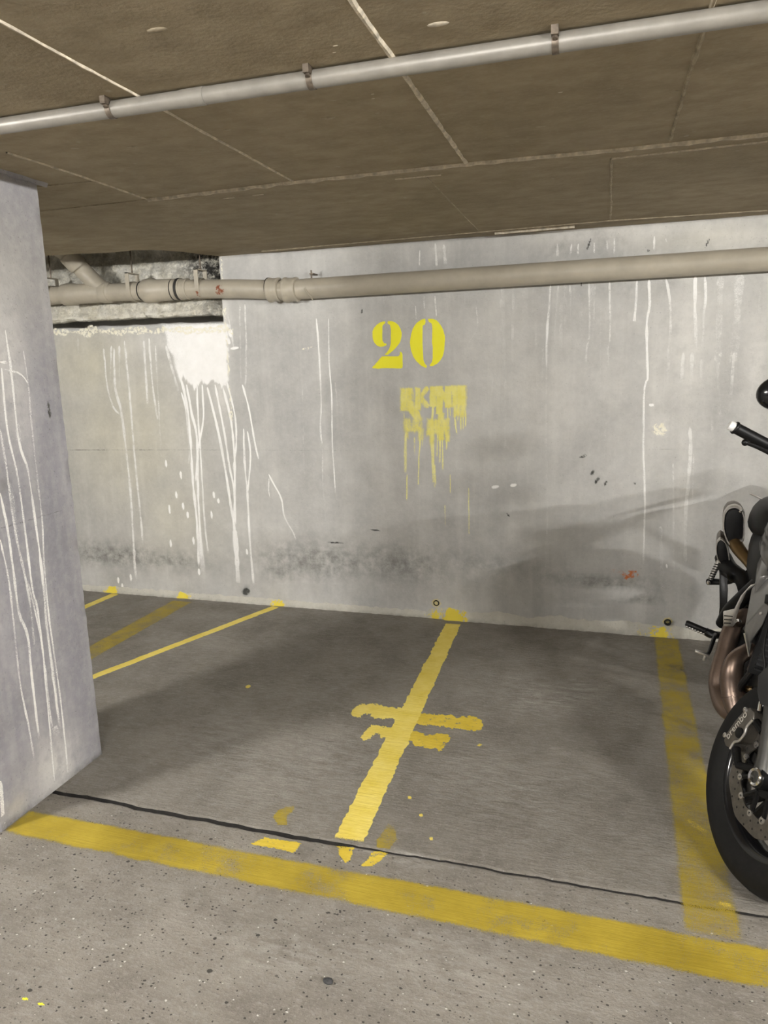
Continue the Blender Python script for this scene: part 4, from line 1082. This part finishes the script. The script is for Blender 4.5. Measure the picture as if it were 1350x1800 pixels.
    def fender(b):
        rows = []
        for t in np.linspace(math.radians(48), math.radians(118), 24):
            k = math.sin((t-math.radians(48))/math.radians(70)*math.pi)
            rows.append([rot(FR, y, r, t) for y, r in [(-.083, .285-.02*k), (-.080, .318), (-.06, .331), (-.025, .338), (0, .339), (.025, .338), (.06, .331), (.080, .318), (.083, .285-.02*k), (.077, .287-.02*k), (.075, .315), (0, .333), (-.075, .315), (-.077, .287-.02*k)]])
        b.grid(rows, closed_v=True, cap=True)
    fe = part('front_fender', M_dgrey, fender, smooth=50)
    for s in (-1, 1):
        part('fender_bracket', M_dgrey, lambda b: b.prism([FR(.02, s*.098, .335), FR(-.08, s*.098, .325), FR(-.14, s*.100, .285), FR(-.155, s*.104, .245), FR(-.125, s*.108, .205), FR(-.09, s*.112, .182), FR(-.02, s*.113, .20), FR(.04, s*.112, .26)], ll*s*.006), fe)
    for q in (.50, .74):
        part('triple_clamp', M_blkm, lambda b: b.prism([FK(q, -.135, -.03), FK(q, -.135, .03), FK(q, -.03, -.01), FK(q, .03, -.01), FK(q, .135, .03), FK(q, .135, -.03), FK(q, .03, -.07), FK(q, -.03, -.07)], FK(q+.03)-FK(q)), bevel=.004)
    # handlebar with grips, levers, mirrors
    barR = [(.455, -.428, 1.221), (.425, -.312, 1.189), (.40, -.22, 1.16), (.385, -.12, 1.10), (.385, -.05, 1.085)]
    barL = [(.385, -.05, 1.085), (.37, .02, 1.09), (.34, .10, 1.15), (.29, .20, 1.175), (.22, .32, 1.19)]
    hb = part('handlebar', M_blkm, lambda b: b.tube(barR+barL[1:], .0115, 12, sub=4))
    part('bar_clamp', M_blkm, lambda b: b.box(.34, .42, -.09, .05, 1.0, 1.10), hb, bevel=.006)
    V = np.array
    for nm, e0, e1 in (('r', V([.452, -.418, 1.2185]), V([.425, -.312, 1.189])), ('l', V([.225, .31, 1.189]), V([.29, .20, 1.175]))):
        d = (e1-e0)/np.linalg.norm(e1-e0)
        gp = part('grip', M_blk, lambda b: b.tube([e0, e0+d*.003, e0+d*.006, e0+d*.01, e0+d*.118, e0+d*.124, e0+d*.128], [.0175, .0195, .0195, .0168, .0168, .021, .021], 18), smooth=30)
        part('bar_end', M_white_end, lambda b: b.lathe(e0, -d, [(-.002, .012), (0, .0145), (.013, .0145), (.016, .012), (.016, .0003)], 18), gp, label='white bar end')
        fwd = np.cross(d, [0, 0, 1.0]); fwd = fwd*(1 if fwd[0] > 0 else -1); fwd /= np.linalg.norm(fwd)
        c0 = e0+d*.165
        sw = part('switch_housing', M_blk, lambda b: b.tube([c0-d*.025, c0-d*.02, c0+d*.02, c0+d*.025], [.016, .021, .021, .016], 14))
        lv = part('brake_lever' if nm == 'r' else 'clutch_lever', M_blkm, lambda b: b.tube([c0+d*.02+fwd*.03-V([0, 0, .012]), c0-d*.03+fwd*.05-V([0, 0, .016]), e0+d*.07+fwd*.042-V([0, 0, .019]), e0+d*.034+fwd*.040-V([0, 0, .024])], [.010, .008, .0065, .0055], 10, sub=3))
        part('lever_ball', M_blkm, lambda b: b.ball(e0+d*.033+fwd*.040-V([0, 0, .024]), .010, 14, 10), lv)
        part('lever_perch', M_blkm, lambda b: b.tube([c0+d*.02, c0+d*.02+fwd*.02-V([0, 0, .008]), c0+d*.02+fwd*.04-V([0, 0, .014])], [.020, .016, .014], 10), lv)
        if nm == 'r':
            rs = part('brake_reservoir', M_blk, lambda b: b.lathe(c0+d*.05+fwd*.03+V([0, 0, .0]), (0, 0, 1), [(0, .0003), (0, .022), (.04, .024), (.042, .026), (.052, .026), (.053, .0003)], 20))
        mc = V([.43, -.330, 1.340]) if nm == 'r' else V([.22, .28, 1.33])
        mr = part('mirror', M_blkg, lambda b: b.grid([[mc+V([o, r*math.cos(t)*.95, r*math.sin(t)*.80+r*.12*math.cos(t)]) for t in np.linspace(0, 2*math.pi, 32, endpoint=False)] for o, r in [(.026, .0005), (.024, .022), (.016, .045), (.004, .060), (-.006, .064), (-.012, .062), (-.012, .0005)]], closed_v=True), smooth=50)
        part('mirror_glass', M_glass, lambda b: b.lathe(mc-V([.0125, 0, 0]), (-1, 0, 0), [(0, .052), (.001, .052), (.0012, .0005)], 28), mr)
        part('mirror_stalk', M_blkm, lambda b: b.tube([c0+d*.04, c0+d*.04+V([.0, 0, .05]), mc+V([.005, .03 if nm == 'r' else -.03, -.05]), mc+V([.01, 0, -.01])], [.008, .0065, .0065, .009], 10, sub=3), mr)
    # headlamp and instruments
    hd = part('headlight', M_blk, lambda b: b.grid([[V([x, -.04+hw*math.copysign(abs(math.cos(t))**.7, math.cos(t)), z0+hh*math.copysign(abs(math.sin(t))**.7, math.sin(t))]) for t in np.linspace(0, 2*math.pi, 28, endpoint=False)] for x, hw, z0, hh in [(.46, .06, .93, .06), (.50, .10, .92, .09), (.58, .105, .91, .10), (.63, .095, .90, .085), (.64, .085, .90, .075)]], closed_v=True, cap=True))
    part('headlight_lens', M_lens, lambda b: b.grid([[V([x, -.04+hw*math.cos(t), .90+hh*math.sin(t)]) for t in np.linspace(0, 2*math.pi, 28, endpoint=False)] for x, hw, hh in [(.641, .083, .072), (.650, .07, .06), (.655, .03, .03), (.656, .001, .001)]], closed_v=True), hd)
    part('instrument_panel', M_blk, lambda b: b.prism([(.46, -.12, 1.06), (.46, .05, 1.06), (.52, .04, 1.12), (.52, -.11, 1.12)], (-.02, 0, .02)), bevel=.004)
    # body
    def loft(secs, p=.62, seg=32):
        return lambda b: b.grid([[V([x, y0+hw*math.copysign(abs(math.cos(t))**p, math.cos(t)), (z0+z1)/2+(z1-z0)/2*math.copysign(abs(math.sin(t))**p, math.sin(t))]) for t in np.linspace(0, 2*math.pi, seg, endpoint=False)] for x, y0, hw, z0, z1 in secs], closed_v=True, cap=True)
    tk = part('fuel_tank', M_grey, loft([(.34, 0, .07, .83, .95), (.33, 0, .13, .79, .99), (.28, 0, .195, .765, 1.02), (.2, 0, .214, .755, 1.035), (.1, 0, .205, .755, 1.04), (0, 0, .17, .76, 1.01), (-.10, 0, .13, .77, .95), (-.16, 0, .10, .78, .90), (-.17, 0, .05, .80, .87)]), smooth=60)
    for zz, xx in ((.90, .24), (.875, .25), (.85, .24)):
        part('tank_badge', M_blk, lambda b: b.grid([[V([x, -(.2145 if x > .16 else .211)-.001*0-.003, zz+dz-.12*(x-xx)]) for dz in (-.006, .006)] for x in np.linspace(xx-.05, xx+.03, 8)]), tk)
    st = part('seat', M_blk, loft([(-.10, 0, .09, .80, .90), (-.13, 0, .15, .79, .92), (-.20, 0, .20, .77, .935), (-.32, 0, .228, .74, .945), (-.45, 0, .21, .74, .935), (-.58, 0, .17, .78, .92), (-.68, 0, .13, .80, .93), (-.70, 0, .08, .83, .92)], .72), smooth=60)
    part('seat_strap', M_alu, lambda b: b.tube([V([-.42, -.244, .905]), V([-.42, -.215, .9]), V([-.42, -.19, .895])], .0028, 8), st)
    tail = part('tail_unit', M_dgrey, loft([(-.45, 0, .10, .72, .80), (-.60, 0, .12, .76, .86), (-.78, 0, .10, .82, .93), (-.92, 0, .06, .88, .95), (-.95, 0, .03, .90, .94)]), smooth=60)
    part('tail_light', M_red, lambda b: b.box(-.965, -.945, -.035, .035, .895, .93), tail, bevel=.004)
    part('plate_bracket', M_blk, lambda b: b.prism([(-.80, -.02, .82), (-.80, .02, .82), (-.98, .02, .60), (-.98, -.02, .60)], (-.02, 0, 0)), tail)
    part('number_plate_blank', M_white_end, lambda b: b.prism([(-1.0, -.09, .52), (-1.0, .09, .52), (-.985, .09, .64), (-.985, -.09, .64)], (-.003, 0, 0)), tail)
    part('side_panel', M_blk, loft([(.02, 0, .12, .62, .80), (-.04, 0, .165, .58, .82), (-.2, 0, .19, .60, .83), (-.36, 0, .19, .66, .83), (-.46, 0, .15, .70, .82)]), smooth=60)
    # frame, engine, radiator
    def frame(b):
        for s in (-1, 1):
            b.tube([(.36, s*.05-.04, .98), (.12, s*.13, .80), (-.12, s*.14, .66), (-.22, s*.12, .50), (-.24, s*.11, .36)], .017, 10, sub=3)
            b.tube([(.36, s*.05-.04, .88), (.20, s*.13, .70), (.10, s*.14, .62)], .015, 10, sub=2)
            b.tube([(.12, s*.13, .80), (.10, s*.14, .62), (-.12, s*.14, .66)], .013, 8)
            b.tube([(-.12, s*.14, .66), (-.45, s*.12, .76), (-.75, s*.09, .85)], .013, 8)
            b.tube([(-.22, s*.12, .52), (-.50, s*.12, .74)], .011, 8)
        b.tube([(.33, -.04, 1.03), (.40, -.04, .84)], .034, 16)
    part('frame', M_blkm, frame)
    for s in (-1, 1):
        part('rear_frame_tube', M_blkm, lambda b: b.tube([(-.24, s*.192, .40), (-.19, s*.190, .47), (-.14, s*.176, .535), (-.09, s*.152, .62), (-.03, s*.13, .70)], [.024, .026, .027, .026, .022], 14, sub=3), smooth=60)
    en = part('engine', M_blkm, lambda b: (b.box(-.24, .16, -.13, .13, .22, .50)), bevel=.03)
    part('cylinder', M_blkm, lambda b: b.prism([(.10, -.09, .34), (.10, .09, .34), (.16, .09, .48), (.16, -.09, .48)], (.24, 0, .02)), en, bevel=.012)
    part('cylinder', M_blkm, lambda b: b.prism([(-.12, -.09, .48), (-.12, .09, .48), (.06, .09, .50), (.06, -.09, .50)], (.03, 0, .20)), en, bevel=.012)
    cc = part('clutch_cover', M_dgrey, lambda b: b.lathe((-.05, -.12, .36), (0, -1, 0), [(0, .105), (.028, .10), (.038, .085), (.040, .03), (.040, .0005)], 28), en)
    for k in range(8):
        t = k*math.pi/4
        part('cover_bolt', M_alu, lambda b: b.lathe((-.05+.092*math.cos(t), -.150, .36+.092*math.sin(t)), (0, -1, 0), [(0, .006), (.006, .006), (.007, .0003)], 6), cc)
    part('belly_pan', M_blk, lambda b: b.prism([(-.2, -.09, .17), (.36, -.08, .19), (.40, -.06, .30), (-.2, -.12, .26)], (0, .17, 0)), en, bevel=.01)
    rd = part('radiator', M_blk, lambda b: b.prism([(.44, -.15, .50), (.44, .15, .50), (.40, .15, .74), (.40, -.15, .74)], (-.03, 0, -.004)))
    for k in range(14):
        z = .515+k*.0162; x = .4415-(z-.5)*.1667
        part('radiator_fin', M_dgrey, lambda b: b.box(x-.004, x+.003, -.135, .135, z, z+.005), rd, smooth=None)
    part('oil_line', M_blk, lambda b: b.tube([(.42, -.135, .50), (.40, -.145, .44), (.34, -.135, .40), (.26, -.13, .36)], .011, 10, sub=3))
    # grey shrouds beside the radiator
    for s in (1, -1):
        def sh(pts, e): return lambda b: b.prism([(x, y*s, z) for x, y, z in pts], (e[0], e[1]*s, e[2]))
        lo = part('radiator_shroud', M_grey, sh([(.42, -.150, .752), (.40, -.172, .71), (.40, -.197, .632), (.395, -.192, .608), (.40, -.154, .536), (.40, -.163, .583), (.40, -.150, .650)], (-.22, .008, .06)), bevel=.005)
        part('shroud_screw', M_alu, lambda b: b.lathe((.402, -.168*s, .684), (1, 0, 0), [(0, .006), (.004, .005), (.005, .0003)], 10), lo)
        part('shroud_edge', M_alu, lambda b: b.tube([(.404, y*s, z) for y, z in [(-.192, .605), (-.172, .57), (-.156, .538)]], .0028, 6, sub=2), lo)
        part('upper_shroud', M_grey, sh([(.25, -.181, .672), (.25, -.190, .72), (.25, -.187, .756), (.25, -.165, .772), (.25, -.150, .72), (.25, -.165, .668)], (-.20, .006, .03)), bevel=.005)
        part('side_cover', M_dgrey, sh([(.22, -.165, .80), (.22, -.170, .765), (.22, -.150, .62), (.22, -.13, .60), (.22, -.12, .78)], (-.30, .01, .02)), bevel=.006)
    # exhaust
    ex = part('header_pipe', M_bronze, lambda b: b.tube([(-.10, -.10, .52), (.0, -.165, .525), (.05, -.186, .488), (.10, -.187, .417), (.16, -.186, .342), (.20, -.172, .300), (.28, -.145, .285), (.34, -.10, .30)], [.028, .030, .031, .032, .032, .031, .030, .028], 20, sub=5), smooth=60)
    cat = part('exhaust_collector', M_bronze, lambda b: b.tube([(.22, -.13, .50), (.28, -.168, .475), (.30, -.172, .440), (.31, -.160, .395), (.33, -.142, .355), (.36, -.118, .318), (.40, -.075, .300)], [.024, .027, .034, .037, .036, .030, .027], 20, sub=5), smooth=60)
    part('weld_band', M_bronze, lambda b: b.tube([(.325, -.147, .366), (.331, -.142, .357)], .0385, 20), cat)
    sn = part('oxygen_sensor', M_gold, lambda b: b.tube([(.318, -.125, .395), (.325, -.100, .402)], .011, 8), cat)
    part('sensor_cable', M_blk, lambda b: b.tube([(.325, -.10, .402), (.33, -.085, .39), (.325, -.075, .36), (.30, -.06, .42)], .004, 8, sub=3), sn)
    mp = part('link_pipe', M_gold, lambda b: b.tube([(-.48, -.245, .70), (-.42, -.212, .672), (-.36, -.165, .648), (-.30, -.125, .625), (-.22, -.08, .60)], [.030, .027, .024, .024, .024], 16, sub=4), smooth=60)
    part('link_pipe', M_blk, lambda b: b.tube([(-.50, -.25, .60), (-.44, -.225, .578), (-.38, -.195, .575), (-.34, -.165, .57), (-.2, -.12, .50)], [.034, .037, .036, .030, .024], 16, sub=4), smooth=60)
    rim1 = [(-.303,.762),(-.310,.798),(-.302,.828),(-.279,.843),(-.254,.838),(-.231,.811),(-.218,.77),(-.206,.73),(-.203,.703),(-.224,.691),(-.240,.665),(-.265,.685),(-.290,.725)]
    rim2 = [(-.295,.649),(-.298,.674),(-.290,.692),(-.267,.684),(-.250,.660),(-.235,.630),(-.226,.608),(-.242,.578),(-.268,.593),(-.285,.622)]
    for rim, dx in ((rim1, -.45), (rim2, -.45)):
        q = smooth_closed(rim, 3); cy = sum(p[0] for p in q)/len(q); cz = sum(p[1] for p in q)/len(q)
        ring = lambda x, k, dy=0, dz=0: [V([x, cy+dy+(p[0]-cy)*k, cz+dz+(p[1]-cz)*k]) for p in q]
        mf = part('muffler', M_dbronze, lambda b: b.grid([ring(dx+.012, .70), ring(dx+.010, .92), ring(dx, .985), ring(dx-.05, 1.02, .001, -.002), ring(dx-.20, 1.0, .008, -.022), ring(dx-.36, .95, .014, -.045), ring(dx-.40, .88, .016, -.05), ring(dx-.40, .5, .016, -.05)], closed_v=True, cap=True), smooth=45)
        part('muffler_trim', M_alu, lambda b: b.grid([ring(dx-.004, 1.01), ring(dx+.012, 1.0), ring(dx+.022, .94), ring(dx+.022, .86), ring(dx+.010, .80)], closed_v=True), mf, smooth=40, label='silver trim ring')
        part('heat_shield', M_blk, lambda b: b.grid([ring(dx+.006, .84), ring(dx+.016, .78), ring(dx+.019, .5), ring(dx+.020, .02)], closed_v=True, cap=True), mf, smooth=50, label='black heat shield panel')
        if rim is rim1:
            part('shield_screw', M_chrome, lambda b: b.lathe((dx+.020, -.252, .824), (1, 0, 0), [(0, .007), (.004, .006), (.005, .0003)], 12), mf)
    # foot controls
    for s in (1, -1):
        pg = part('foot_peg', M_blk, lambda b: b.tube([(-.27, -.317*s, .344), (-.27, -.312*s, .344), (-.27, -.238*s, .337)], [.010, .0135, .0135], 12))
        part('peg_serration', M_alu, lambda b: [b.ball((-.262, (-.308+k*.0115)*s, .3335-k*.001), .0062, 8, 6) for k in range(7)], pg)
        part('peg_mount', M_blkm, lambda b: b.tube([(-.27, -.238*s, .337), (-.27, -.215*s, .333), (-.26, -.18*s, .345), (-.22, -.13*s, .40)], [.016, .018, .014, .016], 10, sub=2), pg)
        part('heel_guard', M_blkm, lambda b: b.prism([(-.26, -.206*s, .40), (-.34, -.204*s, .41), (-.36, -.235*s, .52), (-.33, -.262*s, .588), (-.28, -.258*s, .585), (-.25, -.222*s, .47)], (.015, .030*s, -.004)), bevel=.002)
        pp_ = part('passenger_peg', M_alu, lambda b: b.tube([(-.45, -.271*s, .498), (-.45, -.262*s, .590), (-.45, -.2615*s, .596)], [.011, .011, .006], 12))
        part('peg_serration', M_blk, lambda b: [b.tube([(-.438, (-.281+.0005*k)*s, .510+k*.011), (-.438, (-.258+.0005*k)*s, .512+k*.011)], .002, 6) for k in range(7)], pp_)
        part('peg_bracket', M_blkm, lambda b: (b.tube([(-.44, -.279*s, .492), (-.45, -.250*s, .500), (-.42, -.20*s, .53), (-.36, -.14*s, .62)], [.013, .014, .012, .012], 10, sub=2)), pp_)
        part('bracket_bolt', M_chrome, lambda b: b.lathe((-.428, -.275*s, .494), (1, 0, 0), [(0, .008), (.005, .008), (.006, .0003)], 10), pp_)
    bp = part('brake_pedal', M_blkm, lambda b: b.tube([(-.24, -.20, .345), (-.12, -.213, .372), (-.03, -.222, .350), (.0, -.228, .345)], [.010, .008, .007, .007], 10, sub=3))
    part('pedal_pad', M_alu, lambda b: (b.box(-.008, .012, -.272, -.222, .341, .349), b.box(-.002, .006, -.238, -.228, .318, .341)), bp, bevel=.002)
    part('shift_pedal', M_blkm, lambda b: b.tube([(-.24, .20, .345), (-.10, .21, .36), (.0, .225, .35), (.0, .27, .35)], .008, 10))
    # slotted plate in front of the header
    pl = [(-.238, .556), (-.221, .504), (-.192, .514), (-.189, .522), (-.193, .554), (-.195, .596), (-.190, .653), (-.166, .695), (-.187, .677), (-.203, .632), (-.208, .577)]
    ht = part('heat_guard', M_alu, lambda b: b.prism([(.10, y, z) for y, z in pl], (-.006, .002, .002)), bevel=.0012, label='slotted aluminium heat guard')
    for k in range(3):
        part('guard_slot', M_hole, lambda b: b.prism([(.1002, -.231+.004*k, .545-.013*k), (.1002, -.204+.001*k, .552-.013*k), (.1002, -.204+.001*k, .548-.013*k), (.1002, -.231+.004*k, .541-.013*k)], (.0008, 0, 0)), ht, smooth=None)
    part('guard_bolt', M_chrome, lambda b: b.tube([(.09, -.180, .535), (.11, -.178, .533)], .011, 14), ht)
    # swingarm, shock, stand
    sw = part('swingarm', M_blkm, lambda b: [b.tube([(-.20, s*.10, .40), (-.40, s*.125, .42), (-.74, s*.125, .318)], [.03, .034, .024], 12, sub=3) for s in (-1, 1)])
    part('chain', M_steel, lambda b: (b.tube([(-.18, .11, .44), (-.74, .11, .43)], .008, 8), b.tube([(-.18, .11, .34), (-.74, .11, .21)], .008, 8)), sw)
    part('sprocket', M_steel, lambda b: b.lathe((-.74, .105, .318), (0, 1, 0), [(0, .05), (0, .11), (.006, .11), (.006, .05)], 40), sw)
    part('rear_axle', M_alu, lambda b: b.tube([(-.74, -.15, .318), (-.74, .15, .318)], .016, 14), sw)
    part('rear_hugger', M_blk, lambda b: b.grid([[rot(RW, y, r, t) for y, r in [(-.095, .30), (-.09, .335), (0, .345), (.09, .335), (.095, .30)]] for t in np.linspace(math.radians(20), math.radians(110), 16)]), sw)
    part('shock_absorber', M_blkm, lambda b: b.tube([(-.26, .0, .46), (-.20, 0, .72)], .034, 14))
    part('side_stand', M_blkm, lambda b: b.tube([(-.06, .13, .26), (-.02, .24, .16), (0, .325, .092)], [.013, .011, .011], 10))
    part('stand_foot', M_blkm, lambda b: b.lathe((0, .335, .0845), (0, -math.sin(LAM), math.cos(LAM)), [(0, .0003), (0, .03), (.008, .028), (.01, .0003)], 14))
make_bike()
